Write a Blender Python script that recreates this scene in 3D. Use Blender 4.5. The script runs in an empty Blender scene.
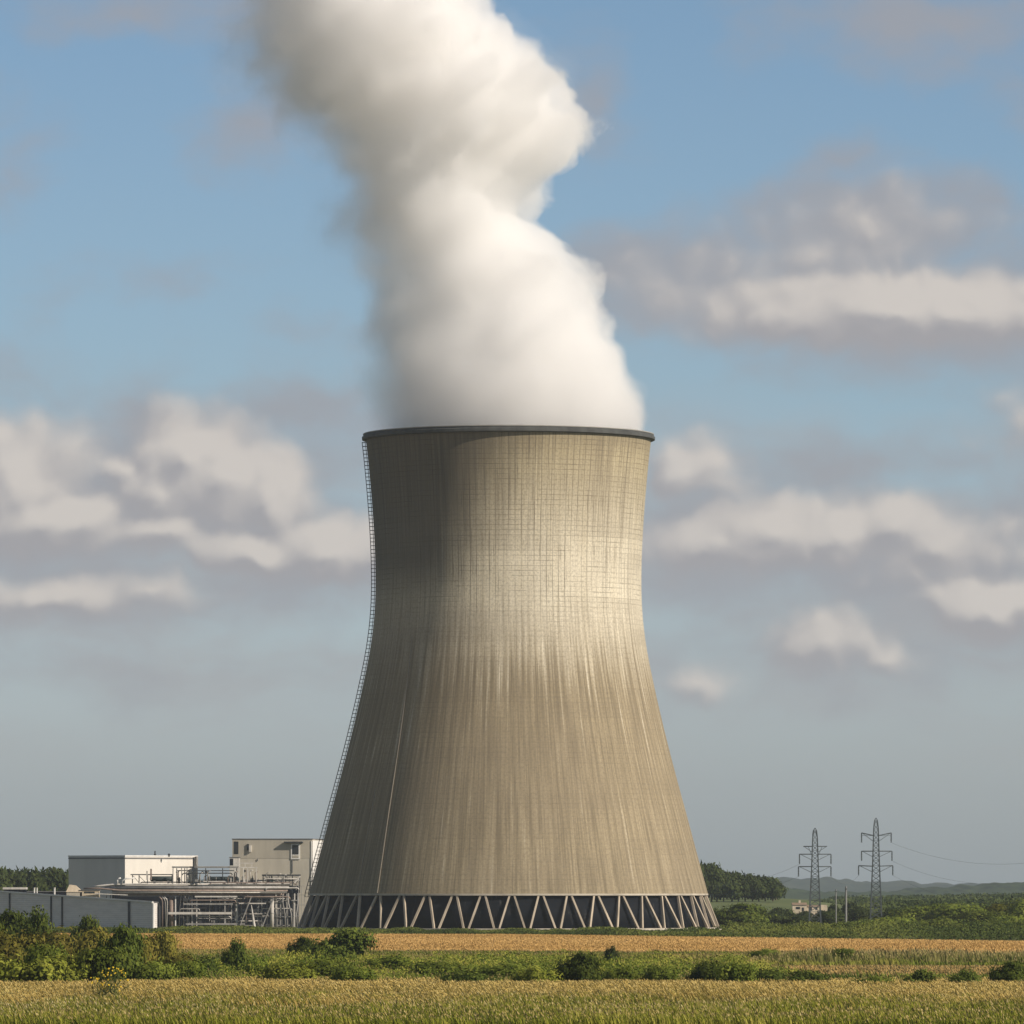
import bpy, math, random
import numpy as np
from mathutils import Vector, noise as mnoise

R = math.radians
rng = np.random.default_rng(11)
random.seed(5)
scene = bpy.context.scene
COL = scene.collection

# ------------------------------------------------------------------ camera, sky, sun, exposure
F = 7000.0            # focal length in picture widths of 1024
CAMZ = 12.3
HOR = 889.0           # picture row of the eye level
cam_d = bpy.data.cameras.new('camera')
cam_d.sensor_width = 36.0
cam_d.lens = F / 1024.0 * 36.0
cam_d.shift_y = (HOR - 512.0) / 1024.0
cam_d.clip_start = 1.0
cam_d.clip_end = 60000.0
cam = bpy.data.objects.new('camera', cam_d)
cam.location = (0, 0, CAMZ)
cam.rotation_euler = (R(90), 0, 0)
COL.objects.link(cam)
scene.camera = cam

SUN_AZ, SUN_EL = 60.0, 31.0      # degrees to the right of the line back to the camera
sd = Vector((math.sin(R(SUN_AZ)) * math.cos(R(SUN_EL)), -math.cos(R(SUN_AZ)) * math.cos(R(SUN_EL)), math.sin(R(SUN_EL))))
sun_d = bpy.data.lights.new('sun', 'SUN')
sun_d.energy = 4.7
sun_d.angle = R(0.5)
sun_d.color = (1.0, 0.89, 0.765)
sun = bpy.data.objects.new('sun', sun_d)
sun.rotation_euler = (-sd).to_track_quat('-Z', 'Y').to_euler()
sun.location = (300, -100, 400)
COL.objects.link(sun)

scene.view_settings.view_transform = 'Standard'
scene.view_settings.look = 'None'
scene.view_settings.exposure = 0.0
scene.view_settings.gamma = 1.0
scene.view_settings.use_curve_mapping = False
cy = scene.cycles
cy.max_bounces = 24
cy.diffuse_bounces = 3
cy.glossy_bounces = 2
cy.transmission_bounces = 2
cy.volume_bounces = 24
cy.transparent_max_bounces = 8
cy.use_denoising = True
cy.use_adaptive_sampling = True
cy.adaptive_threshold = 0.015
cy.volume_max_steps = 512
cy.sample_clamp_indirect = 6.0


class NT:
    """small helper to write node trees as expressions"""
    def __init__(self, tree):
        self.t = tree
    def n(self, typ, **kw):
        nd = self.t.nodes.new(typ)
        for k, v in kw.items():
            setattr(nd, k, v)
        return nd
    def put(self, sock, v):
        if v is None:
            return
        if isinstance(v, bpy.types.NodeSocket):
            self.t.links.new(v, sock)
        else:
            sock.default_value = v
    def m(self, op, a, b=None, c=None, clamp=False):
        nd = self.n('ShaderNodeMath', operation=op, use_clamp=clamp)
        for i, v in enumerate((a, b, c)):
            self.put(nd.inputs[i], v)
        return nd.outputs[0]
    def vm(self, op, a, b=None, c=None):
        nd = self.n('ShaderNodeVectorMath', operation=op)
        for i, v in enumerate((a, b, c)):
            self.put(nd.inputs[i], v)
        return nd.outputs['Value'] if op in ('LENGTH', 'DOT_PRODUCT', 'DISTANCE') else nd.outputs[0]
    def sep(self, v):
        nd = self.n('ShaderNodeSeparateXYZ'); self.put(nd.inputs[0], v)
        return nd.outputs
    def comb(self, x, y, z):
        nd = self.n('ShaderNodeCombineXYZ')
        for i, v in enumerate((x, y, z)):
            self.put(nd.inputs[i], v)
        return nd.outputs[0]
    def noise(self, vec, scale, detail=3.0, rough=0.55, dist=0.0, color=False):
        nd = self.n('ShaderNodeTexNoise')
        self.put(nd.inputs['Vector'], vec)
        nd.inputs['Scale'].default_value = scale
        nd.inputs['Detail'].default_value = detail
        nd.inputs['Roughness'].default_value = rough
        nd.inputs['Distortion'].default_value = dist
        return nd.outputs[1] if color else nd.outputs[0]
    def ss(self, v, a, b, lo=0.0, hi=1.0, kind='SMOOTHSTEP'):
        nd = self.n('ShaderNodeMapRange', interpolation_type=kind)
        self.put(nd.inputs['Value'], v)
        self.put(nd.inputs['From Min'], a); self.put(nd.inputs['From Max'], b)
        self.put(nd.inputs['To Min'], lo); self.put(nd.inputs['To Max'], hi)
        return nd.outputs[0]
    def mix(self, f, a, b, typ='MIX'):
        nd = self.n('ShaderNodeMix', data_type='RGBA', blend_type=typ)
        self.put(nd.inputs[0], f)
        for s, v in ((nd.inputs[6], a), (nd.inputs[7], b)):
            if isinstance(v, tuple):
                v = (*v, 1.0) if len(v) == 3 else v
            self.put(s, v)
        return nd.outputs[2]
    def ramp(self, f, stops, interp='LINEAR'):
        nd = self.n('ShaderNodeValToRGB')
        cr = nd.color_ramp
        cr.interpolation = interp
        while len(cr.elements) < len(stops):
            cr.elements.new(0.5)
        for e, (p, c) in zip(cr.elements, stops):
            e.position = p
            e.color = (*c, 1.0) if len(c) == 3 else c
        self.put(nd.inputs[0], f)
        return nd.outputs[0]
    def curve(self, f, pts):
        nd = self.n('ShaderNodeFloatCurve')
        c = nd.mapping.curves[0]
        while len(c.points) < len(pts):
            c.points.new(0.5, 0.5)
        for p, (x, y) in zip(c.points, pts):
            p.location = (x, y)
        nd.mapping.update()
        self.put(nd.inputs['Value'], f)
        return nd.outputs[0]


def build_world():
    w = bpy.data.worlds.new('World')
    scene.world = w
    w.use_nodes = True
    t = w.node_tree
    t.nodes.clear()
    k = NT(t)
    STR = 0.10
    sky = k.n('ShaderNodeTexSky', sky_type='NISHITA', sun_disc=False)
    sky.sun_elevation = R(SUN_EL)
    sky.sun_rotation = R(180 - SUN_AZ)
    sky.altitude = 50
    sky.air_density = 1.0
    sky.dust_density = 1.0
    sky.ozone_density = 1.0
    tc = k.n('ShaderNodeTexCoord')
    x, y, z = k.sep(tc.outputs['Generated'])
    yy = k.m('MAXIMUM', y, 0.03)
    u = k.m('MULTIPLY', k.m('DIVIDE', x, yy), 70.0)      # 1 unit = 0.82 degree of arc
    v = k.m('MULTIPLY', k.m('DIVIDE', z, yy), 70.0)
    # clear-air colour against height above the horizon
    tint = k.ramp(k.m('MULTIPLY', v, 0.08, clamp=True), [
        (0.00, SKY_T[0]), (0.14, SKY_T[1]), (0.40, SKY_T[2]), (0.72, SKY_T[3]), (1.0, SKY_T[4])])
    skyc = k.mix(1.0, sky.outputs[0], tint, 'MULTIPLY')
    # unseen broken grey-white cloud added overhead to make the sky fill less blue
    over = k.noise(k.comb(x, y, z), 3.0, 5.0, 0.55)
    oc = k.m('MULTIPLY', k.ss(z, 0.15, 0.35), k.ss(over, 0.35, 0.6, 0.35, 0.95))
    skyc = k.mix(oc, skyc, (1.45, 1.42, 1.42))
    # clouds: heaps laid out on the sky by direction, ragged by noise
    p0 = k.comb(u, v, 0.0)
    wn = k.noise(p0, 0.9, 2.0, 0.5, color=True)
    warp = k.vm('MULTIPLY', k.vm('SUBTRACT', wn, (0.5, 0.5, 0.5)), (0.7, 0.35, 0.0))
    wn2 = k.noise(p0, 2.6, 4.0, 0.5, color=True)
    warp2 = k.vm('MULTIPLY', k.vm('SUBTRACT', wn2, (0.5, 0.5, 0.5)), (0.24, 0.17, 0.0))
    p = k.vm('ADD', k.vm('ADD', p0, warp), warp2)
    def blobs(lst, at, grow=1.0):
        acc = None
        for (cx, cy_, rx, ry, wt) in lst:
            U, V = (cx - 512) / 100.0, (HOR - cy_) / 100.0
            a, b = 100.0 / (rx * grow), 100.0 / (ry * grow)
            q = k.vm('MULTIPLY_ADD', at, (a, b, 0.0), (-U * a, -V * b, 0.0))
            f = k.m('MULTIPLY_ADD', k.vm('LENGTH', q), -wt, wt)
            if acc is None: acc = f
            else:
                nd = k.n('ShaderNodeMath', operation='SMOOTH_MAX')
                k.put(nd.inputs[0], acc); k.put(nd.inputs[1], f); nd.inputs[2].default_value = 0.25
                acc = nd.outputs[0]
        return acc
    def billow(at):
        vo = k.n('ShaderNodeTexVoronoi', feature='SMOOTH_F1', voronoi_dimensions='2D')
        k.put(vo.inputs['Vector'], at); vo.inputs['Scale'].default_value = 2.6; vo.inputs['Smoothness'].default_value = 0.6
        n_ = k.noise(at, 1.7, 4.0, 0.5)
        return k.m('ADD', k.m('MULTIPLY', k.m('SUBTRACT', 0.45, vo.outputs['Distance']), 0.20), k.m('MULTIPLY', k.m('SUBTRACT', n_, 0.5), 0.26))
    fbm = k.m('SUBTRACT', k.noise(k.vm('MULTIPLY', p, (0.75, 1.2, 1.0)), 1.5, 4.0, 0.5), 0.5)
    veil = blobs(VEIL, p, 1.7)
    vd = k.ss(k.m('ADD', veil, k.m('MULTIPLY', fbm, 0.9)), -0.05, 0.65, 0.0, 0.85)
    e0 = k.m('ADD', blobs(BRIGHT, p, 1.7), billow(p))
    ps = k.vm('ADD', p, (0.10, 0.13, 0.0))                  # a step towards the sun
    e1 = k.m('ADD', blobs(BRIGHT, ps, 1.7), billow(ps))
    bd = k.ss(e0, 0.0, 0.50)
    litf = k.ss(k.m('ADD', k.m('MULTIPLY', k.m('SUBTRACT', e0, e1), 1.7), k.m('MULTIPLY', e0, 0.48)), -0.18, 0.72)
    # a soft wide veil low over the horizon
    lown = k.noise(k.vm('MULTIPLY', p, (0.35, 1.1, 1.0)), 1.1, 5.0, 0.55)
    low = k.m('MULTIPLY', k.ss(v, 0.6, 2.4), k.ss(v, 5.6, 3.6))
    lowd = k.m('MULTIPLY', k.ss(lown, 0.38, 0.7, 0.0, 0.7), low)
    g = 1.0 / STR
    shade = tuple(c * g for c in (0.345, 0.35, 0.382))
    lit = tuple(c * g for c in (0.66, 0.61, 0.565))
    mid = tuple(c * g for c in (0.395, 0.392, 0.405))
    c1 = k.mix(lowd, skyc, mid)
    c2 = k.mix(vd, c1, shade)
    inner = k.mix(litf, tuple(c * g for c in (0.37, 0.36, 0.378)), lit)
    c3 = k.mix(k.m('MULTIPLY', bd, 0.94), c2, inner)
    bg = k.n('ShaderNodeBackground')
    k.put(bg.inputs[0], c3)
    bg.inputs[1].default_value = STR
    out = k.n('ShaderNodeOutputWorld')
    t.links.new(bg.outputs[0], out.inputs[0])


SKY_T = [(1.00, 1.13, 1.54), (0.93, 1.05, 1.44), (0.71, 0.86, 1.11), (0.60, 0.75, 0.96), (0.56, 0.72, 0.92)]
BRIGHT = [(185, 455, 46, 44, 1.0), (225, 480, 60, 40, 1.0), (268, 492, 46, 38, .9), (160, 490, 45, 30, .8), (22, 474, 62, 48, .9), (60, 517, 75, 28, .9),
          (120, 468, 18, 14, .6), (-5, 432, 25, 15, .5), (330, 546, 70, 26, .9), (250, 548, 70, 22, .8), (150, 535, 70, 22, .7), (60, 595, 90, 20, .6), (150, 590, 60, 16, .5),
          (890, 308, 170, 32, 1.0), (840, 304, 75, 30, .7), (965, 310, 90, 28, .9), (870, 235, 95, 40, .38), (810, 250, 60, 28, .32), (690, 285, 85, 36, .32),
          (690, 468, 42, 30, .7), (770, 528, 70, 32, .9), (840, 530, 80, 28, .8), (720, 545, 70, 28, .7), (900, 525, 60, 24, .7), (985, 603, 65, 26, 1.0),
          (825, 645, 50, 28, .7), (885, 662, 35, 20, .5), (700, 680, 50, 20, .5), (940, 545, 90, 36, .55),
          (-150, 500, 150, 50, 1.0), (1200, 420, 150, 50, 1.0), (1250, 620, 140, 30, 1.0), (-200, 330, 120, 40, .6)]
VEIL = [(185, 480, 160, 80, .8), (60, 500, 130, 75, .9), (300, 420, 110, 40, .6), (300, 560, 120, 50, .8), (70, 590, 130, 35, .7),
        (190, 6, 150, 26, .5), (265, 130, 50, 50, .5), (600, 105, 34, 50, .45), (140, 285, 70, 20, .35), (310, 325, 40, 16, .3),
        (870, 235, 130, 52, .9), (690, 282, 110, 48, .9), (930, 310, 190, 55, .9), (850, 158, 50, 22, .4), (930, 22, 150, 42, .6),
        (815, 462, 140, 30, .5), (790, 545, 220, 58, .9), (980, 590, 140, 55, .7), (970, 460, 50, 16, .35),
        (-180, 470, 200, 110, .9), (1220, 330, 170, 110, .9), (1200, 560, 200, 90, .9), (100, 665, 220, 30, .3), (850, 660, 220, 40, .4),
        (500, 480, 120, 60, .6), (1300, 100, 200, 80, .8), (-300, 150, 240, 70, .8)]
build_world()

# ------------------------------------------------------------------ helpers
def tag(o, label=None, cat=None, group=None, kind=None):
    if label: o['label'] = label
    if cat: o['category'] = cat
    if group: o['group'] = group
    if kind: o['kind'] = kind
    return o

def thing(name, loc, label, cat, group=None):
    o = bpy.data.objects.new(name, None)
    o.empty_display_size = 1.0
    o.location = loc
    COL.objects.link(o)
    return tag(o, label, cat, group)

def P(px, py, Y):
    """a picture position at distance Y -> world point"""
    return Vector(((px - 512.0) * Y / F, Y, CAMZ + (HOR - py) * Y / F))

def GY(py):
    """distance of a ground point seen on picture row py"""
    return CAMZ * F / (py - HOR)

class MB:
    def __init__(self):
        self.v, self.f = [], []
    def add(self, vs, fs):
        o = len(self.v)
        self.v += [tuple(p) for p in vs]
        self.f += [tuple(i + o for i in f) for f in fs]
    def hexa(self, p):     # 8 points, bottom four counter-clockwise then the top four
        self.add(p, [(3, 2, 1, 0), (4, 5, 6, 7), (0, 1, 5, 4), (1, 2, 6, 5), (2, 3, 7, 6), (3, 0, 4, 7)])
    def box(self, c, s, rz=0.0):
        c = Vector(c)
        ca, sa = math.cos(rz), math.sin(rz)
        pts = []
        for dz in (-.5, .5):
            for dx, dy in ((-.5, -.5), (.5, -.5), (.5, .5), (-.5, .5)):
                x, y = dx * s[0], dy * s[1]
                pts.append((c.x + x * ca - y * sa, c.y + x * sa + y * ca, c.z + dz * s[2]))
        self.hexa(pts)
    def bar(self, a, b, w, h=None, up=(0, 0, 1)):
        a, b = Vector(a), Vector(b)
        h = h or w
        d = (b - a).normalized()
        up = Vector(up)
        if abs(d.dot(up)) > .98: up = Vector((0, 1, 0))
        s = d.cross(up).normalized() * w * .5
        t = s.cross(d).normalized() * h * .5
        self.hexa([a - s - t, a + s - t, a + s + t, a - s + t, b - s - t, b + s - t, b + s + t, b - s + t])
    def tube(self, pts, r, n=8, cap=True):
        pts = [Vector(p) for p in pts]
        rs = r if isinstance(r, (list, tuple)) else [r] * len(pts)
        base = len(self.v)
        for i, p in enumerate(pts):
            d = (pts[min(i + 1, len(pts) - 1)] - pts[max(i - 1, 0)]).normalized()
            up = Vector((0, 0, 1)) if abs(d.z) < .95 else Vector((0, 1, 0))
            s = d.cross(up).normalized(); t = s.cross(d)
            for j in range(n):
                a = 2 * math.pi * j / n
                self.v.append(tuple(p + (s * math.cos(a) + t * math.sin(a)) * rs[i]))
        for i in range(len(pts) - 1):
            for j in range(n):
                a, b = base + i * n + j, base + i * n + (j + 1) % n
                self.f.append((a, b, b + n, a + n))
        if cap:
            self.f.append(tuple(base + j for j in range(n))[::-1])
            self.f.append(tuple(base + (len(pts) - 1) * n + j for j in range(n)))
    def build(self, name, mat, parent=None, smooth=False, label=None, bevel=0.0):
        me = bpy.data.meshes.new(name)
        off = Vector(parent_world(parent)) if parent else Vector((0, 0, 0))
        me.from_pydata([tuple(Vector(p) - off) for p in self.v], [], self.f)
        me.materials.append(mat)
        if smooth:
            me.polygons.foreach_set('use_smooth', [True] * len(me.polygons))
        me.update()
        o = bpy.data.objects.new(name, me)
        COL.objects.link(o)
        if parent:
            o.parent = parent
        if label: o['label'] = label
        if bevel:
            b = o.modifiers.new('bevel', 'BEVEL'); b.width = bevel; b.segments = 2; b.limit_method = 'ANGLE'
        return o

def parent_world(p):
    v = Vector((0, 0, 0))
    while p is not None:
        v += p.location
        p = p.parent
    return v

def mesh_np(name, V, faces_flat, loop_starts, loop_totals, mat, colors=None, smooth=False):
    """fast mesh from arrays; colors = one RGB per face"""
    me = bpy.data.meshes.new(name)
    me.vertices.add(len(V)); me.vertices.foreach_set('co', V.astype(np.float32).ravel())
    me.loops.add(len(faces_flat)); me.loops.foreach_set('vertex_index', faces_flat.astype(np.int32))
    me.polygons.add(len(loop_starts))
    me.polygons.foreach_set('loop_start', loop_starts.astype(np.int32))
    try:
        me.polygons.foreach_set('loop_total', loop_totals.astype(np.int32))
    except Exception:
        pass
    if smooth:
        me.polygons.foreach_set('use_smooth', np.ones(len(loop_starts), dtype=bool))
    if colors is not None:
        at = me.attributes.new('tint', 'FLOAT_COLOR', 'FACE')
        c4 = np.ones((len(colors), 4), np.float32); c4[:, :3] = colors
        at.data.foreach_set('color', c4.ravel())
    me.materials.append(mat)
    me.update(calc_edges=True)
    me.validate()
    return me

# ------------------------------------------------------------------ materials
def new_mat(name):
    m = bpy.data.materials.new(name)
    m.use_nodes = True
    m.node_tree.nodes.clear()
    return m, NT(m.node_tree)

def finish(k, color, rough=0.85, metal=0.0, spec=0.25, bump=None, bump_s=0.3, bump_d=0.1):
    b = k.n('ShaderNodeBsdfPrincipled')
    k.put(b.inputs['Base Color'], (*color, 1.0) if isinstance(color, tuple) and len(color) == 3 else color)
    b.inputs['Roughness'].default_value = rough
    b.inputs['Metallic'].default_value = metal
    b.inputs['Specular IOR Level'].default_value = spec
    if bump is not None:
        bn = k.n('ShaderNodeBump')
        bn.inputs['Strength'].default_value = bump_s
        bn.inputs['Distance'].default_value = bump_d
        k.put(bn.inputs['Height'], bump)
        k.t.links.new(bn.outputs[0], b.inputs['Normal'])
    o = k.n('ShaderNodeOutputMaterial')
    k.t.links.new(b.outputs[0], o.inputs['Surface'])

def weathered(name, c, var=0.25, scale=0.6, rough=0.8, metal=0.0, streak=True, spec=0.25):
    """plain surface with worn, rain-streaked colour variation"""
    m, k = new_mat(name)
    tc = k.n('ShaderNodeTexCoord').outputs['Object']
    v = k.vm('MULTIPLY', tc, (1.0, 1.0, 0.18)) if streak else tc
    n1 = k.noise(v, scale, 5.0, 0.6)
    n2 = k.noise(tc, scale * 0.23, 3.0, 0.5)
    f = k.m('ADD', k.m('MULTIPLY', n1, 0.6), k.m('MULTIPLY', n2, 0.4))
    dark = tuple(x * (1 - var) for x in c); lite = tuple(min(1, x * (1 + var)) for x in c)
    finish(k, k.mix(k.ss(f, 0.3, 0.7), dark, lite), rough, metal, spec)
    return m

def cladding(name, c, pitch, axis='Z', depth=0.12, var=0.15):
    """profiled sheet or boarded wall: repeated grooves plus weathering"""
    m, k = new_mat(name)
    tc = k.n('ShaderNodeTexCoord').outputs['Object']
    x, y, z = k.sep(tc)
    s = z if axis == 'Z' else x
    fr = k.m('FRACT', k.m('DIVIDE', s, pitch))
    groove = k.ss(k.m('ABSOLUTE', k.m('SUBTRACT', fr, 0.5)), 0.36, 0.5)
    n1 = k.noise(k.vm('MULTIPLY', tc, (0.4, 0.4, 1.2)), 0.7, 5.0, 0.6)
    base = k.mix(k.ss(n1, 0.3, 0.7), tuple(a * (1 - var) for a in c), tuple(a * (1 + var) for a in c))
    finish(k, k.mix(k.m('MULTIPLY', groove, 0.45), base, tuple(a * 0.45 for a in c)), 0.6, 0.0, 0.3,
           bump=k.m('SUBTRACT', 1.0, groove), bump_s=0.5, bump_d=depth)
    return m

def tint_mat(name, gain=1.0, rough=0.75, transl=0.18, rnd=0.35):
    """leaves and blades: the tint of each face, shifted a little per plant"""
    m, k = new_mat(name)
    a = k.n('ShaderNodeAttribute', attribute_name='tint')
    oi = k.n('ShaderNodeObjectInfo')
    g = k.ss(oi.outputs['Random'], 0.0, 1.0, gain * (1 - rnd), gain * (1 + rnd), 'LINEAR')
    c = k.vm('MULTIPLY', a.outputs['Color'], k.comb(g, g, g))
    b = k.n('ShaderNodeBsdfPrincipled')
    k.put(b.inputs['Base Color'], c)
    b.inputs['Roughness'].default_value = rough
    b.inputs['Specular IOR Level'].default_value = 0.06
    tr = k.n('ShaderNodeBsdfTranslucent')
    k.put(tr.inputs[0], c)
    mx = k.n('ShaderNodeMixShader'); mx.inputs[0].default_value = transl
    k.t.links.new(b.outputs[0], mx.inputs[1]); k.t.links.new(tr.outputs[0], mx.inputs[2])
    o = k.n('ShaderNodeOutputMaterial')
    k.t.links.new(mx.outputs[0], o.inputs['Surface'])
    return m

M = {}
M['leaf'] = tint_mat('leaf')
M['blade'] = tint_mat('blade', rnd=0.0, transl=0.12)
M['bark'] = weathered('bark', (0.09, 0.07, 0.05), 0.35, 2.0, 0.95)
M['steel'] = weathered('weathered_galvanised_steel', (0.36, 0.345, 0.32), 0.3, 0.9, 0.5, 0.25)
M['pale_steel'] = weathered('pale_painted_steel', (0.58, 0.55, 0.50), 0.25, 0.9, 0.5)
M['rust_pipe'] = weathered('brown_lagged_pipe', (0.30, 0.235, 0.20), 0.3, 0.9, 0.6, 0.2)
M['dark_steel'] = weathered('dark_steel', (0.05, 0.055, 0.06), 0.35, 0.9, 0.6, 0.2)
M['pylon'] = weathered('pylon_steel', (0.085, 0.10, 0.105), 0.25, 0.9, 0.6, 0.2)
M['vessel_dark'] = weathered('dark_green_vessel', (0.045, 0.06, 0.058), 0.3, 0.9, 0.5, 0.1)
M['white_wall'] = weathered('white_sheet_wall', (0.72, 0.68, 0.61), 0.07, 0.25, 0.6)
M['shed_wall'] = cladding('grey_boarded_sheet', (0.72, 0.68, 0.64), 0.62, 'Z', 0.1, 0.08)
M['tan_wall'] = weathered('tan_render', (0.47, 0.43, 0.35), 0.12, 0.35, 0.85)
M['tan_wall_low'] = weathered('pale_tan_render', (0.56, 0.515, 0.425), 0.12, 0.35, 0.85)
M['white_trim'] = weathered('white_trim', (0.78, 0.76, 0.72), 0.1, 0.5, 0.6)
M['roof_grey'] = weathered('grey_roofing', (0.16, 0.16, 0.165), 0.2, 0.4, 0.8, streak=False)
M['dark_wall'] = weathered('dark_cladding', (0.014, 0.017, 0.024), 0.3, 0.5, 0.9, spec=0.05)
M['louvre'] = weathered('dark_louvre', (0.06, 0.062, 0.065), 0.4, 0.5, 0.8, spec=0.1)
M['glass'] = weathered('dark_glass', (0.03, 0.035, 0.04), 0.3, 0.5, 0.15, spec=0.5)
M['pole'] = weathered('pale_grey_pole', (0.24, 0.24, 0.23), 0.15, 0.5, 0.7)
M['stone'] = weathered('cream_stone', (0.62, 0.52, 0.38), 0.25, 0.5, 0.9)
M['tile'] = weathered('old_roof_tile', (0.26, 0.19, 0.13), 0.25, 0.6, 0.9)
M['cable'] = weathered('cable', (0.12, 0.13, 0.135), 0.1, 1.0, 0.6)
M['yellow'] = weathered('yellow_petals', (0.75, 0.50, 0.03), 0.2, 3.0, 0.8, streak=False)
M['concrete_strut'] = weathered('strut_concrete', (0.44, 0.37, 0.28), 0.3, 0.5, 0.9)
M['concrete_ring'] = weathered('ring_concrete', (0.48, 0.43, 0.35), 0.25, 0.3, 0.9, streak=False)
M['rim'] = weathered('dark_rim', (0.085, 0.088, 0.085), 0.3, 0.4, 0.8)
M['conductor'] = weathered('pale_conductor', (0.32, 0.28, 0.22), 0.15, 0.5, 0.6)

# ------------------------------------------------------------------ ground
FAR = 23800.0
def ground_mat(name, c1, c2, scale, c3=None):
    m, k = new_mat(name)
    tc = k.n('ShaderNodeTexCoord').outputs['Object']
    n1 = k.noise(k.vm('MULTIPLY', tc, (1.0, 0.35, 1.0)), scale, 6.0, 0.6)
    n2 = k.noise(tc, scale * 0.12, 3.0, 0.5)
    c = k.mix(k.ss(n1, 0.35, 0.65), c1, c2)
    if c3: c = k.mix(k.ss(n2, 0.45, 0.7), c, c3)
    finish(k, c, 0.95, 0, 0.1)
    return m

M['soil'] = ground_mat('meadow_ground', (0.085, 0.095, 0.03), (0.15, 0.13, 0.05), 0.25, (0.06, 0.075, 0.025))
M['far_land'] = ground_mat('far_land', (0.07, 0.10, 0.035), (0.11, 0.13, 0.05), 0.01, (0.14, 0.13, 0.06))
M['gold'] = ground_mat('golden_stubble', (0.42, 0.26, 0.085), (0.52, 0.33, 0.12), 0.12, (0.36, 0.235, 0.075))
M['pasture'] = ground_mat('pasture', (0.12, 0.15, 0.06), (0.15, 0.175, 0.075), 0.03)

gm = bpy.data.meshes.new('ground')
def gold_far(x):   # back edge of the golden field runs nearer to the right
    return 1872.0 - 2.05 * x if x > 0 else 1872.0 - 0.30 * x
def gold_near(x):
    return 1345.0 - 0.75 * max(0, x) - 0.45 * min(0, x)
gx = [-4900, -600, -400, -250, -180, -120, -60, 0, 60, 120, 180, 250, 330, 4900]
rows = []
for x in gx:
    xc = max(-400, min(250, x))
    rows.append([-400.0, 600.0, gold_near(xc), gold_far(xc), 2650.0, 9000.0, FAR])
gv = [(x, yv, 0.0) for x, r in zip(gx, rows) for yv in r]
gf, gmats = [], []
nr = 7
for i in range(len(gx) - 1):
    for j in range(nr - 1):
        a = i * nr + j
        gf.append((a, a + nr, a + nr + 1, a + 1))
        gold_here = j == 2 and 1 <= i <= len(gx) - 3
        gmats.append(1 if gold_here else (2 if j >= 4 else 0))
gm.from_pydata(gv, [], gf)
for mm in (M['soil'], M['gold'], M['far_land']): gm.materials.append(mm)
gm.polygons.foreach_set('material_index', gmats)
gm.update()
ground = bpy.data.objects.new('ground', gm); COL.objects.link(ground)
tag(ground, kind='structure')

def smooth_noise(nx, ny, oct_=((8, 1.0),), seed=0):
    r = np.random.default_rng(seed)
    out = np.zeros((nx, ny))
    for cells, amp in oct_:
        cx_, cy_ = max(2, int(cells)), max(2, int(cells * ny / nx) + 2)
        g = r.random((cx_ + 2, cy_ + 2)) - .5
        X = np.linspace(0, cx_, nx); Yv = np.linspace(0, cy_, ny)
        xi = np.floor(X).astype(int); yi = np.floor(Yv).astype(int)
        fx = (X - xi)[:, None]; fy = (Yv - yi)[None, :]
        fx = fx * fx * (3 - 2 * fx); fy = fy * fy * (3 - 2 * fy)
        g00 = g[np.ix_(xi, yi)]; g10 = g[np.ix_(xi + 1, yi)]; g01 = g[np.ix_(xi, yi + 1)]; g11 = g[np.ix_(xi + 1, yi + 1)]
        out += amp * ((g00 * (1 - fx) + g10 * fx) * (1 - fy) + (g01 * (1 - fx) + g11 * fx) * fy)
    return out

def hill(name, x0, x1, y0, y1, nx, ny, profile, mat, bumps, seed):
    """a ridge: profile(x) = crest height; rises from the front and falls behind"""
    X = np.linspace(x0, x1, nx); Yv = np.linspace(y0, y1, ny)
    tt = np.linspace(0, 1, ny)
    shape = np.where(tt < .6, np.sin(tt / .6 * math.pi / 2), np.cos((tt - .6) / .4 * math.pi / 2))
    H = np.array([profile(x) for x in X])[:, None] * shape[None, :]
    H = H + smooth_noise(nx, ny, bumps, seed) * np.clip(shape, 0.15, 1)[None, :]
    H[:, 0] = -0.4; H[:, -1] = -0.4; H[0, :] = -0.4; H[-1, :] = -0.4
    V = np.stack([np.repeat(X, ny), np.tile(Yv, nx), H.ravel()], 1)
    idx = np.arange(nx * ny).reshape(nx, ny)
    q = np.stack([idx[:-1, :-1], idx[1:, :-1], idx[1:, 1:], idx[:-1, 1:]], -1).reshape(-1, 4)
    n = len(q)
    me = mesh_np(name, V, q.ravel(), np.arange(n) * 4, np.full(n, 4), mat, smooth=True)
    o = bpy.data.objects.new(name, me); COL.objects.link(o)
    return tag(o, kind='structure')

def interp(pts):
    xs = [p[0] for p in pts]; ys = [p[1] for p in pts]
    return lambda x: float(np.interp(x, xs, ys))

def crest(pts, Y):     # picture rows of a crest -> heights at distance Y
    return interp([((px - 512) * Y / F, CAMZ + (HOR - py) * Y / F) for px, py in pts])

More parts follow.
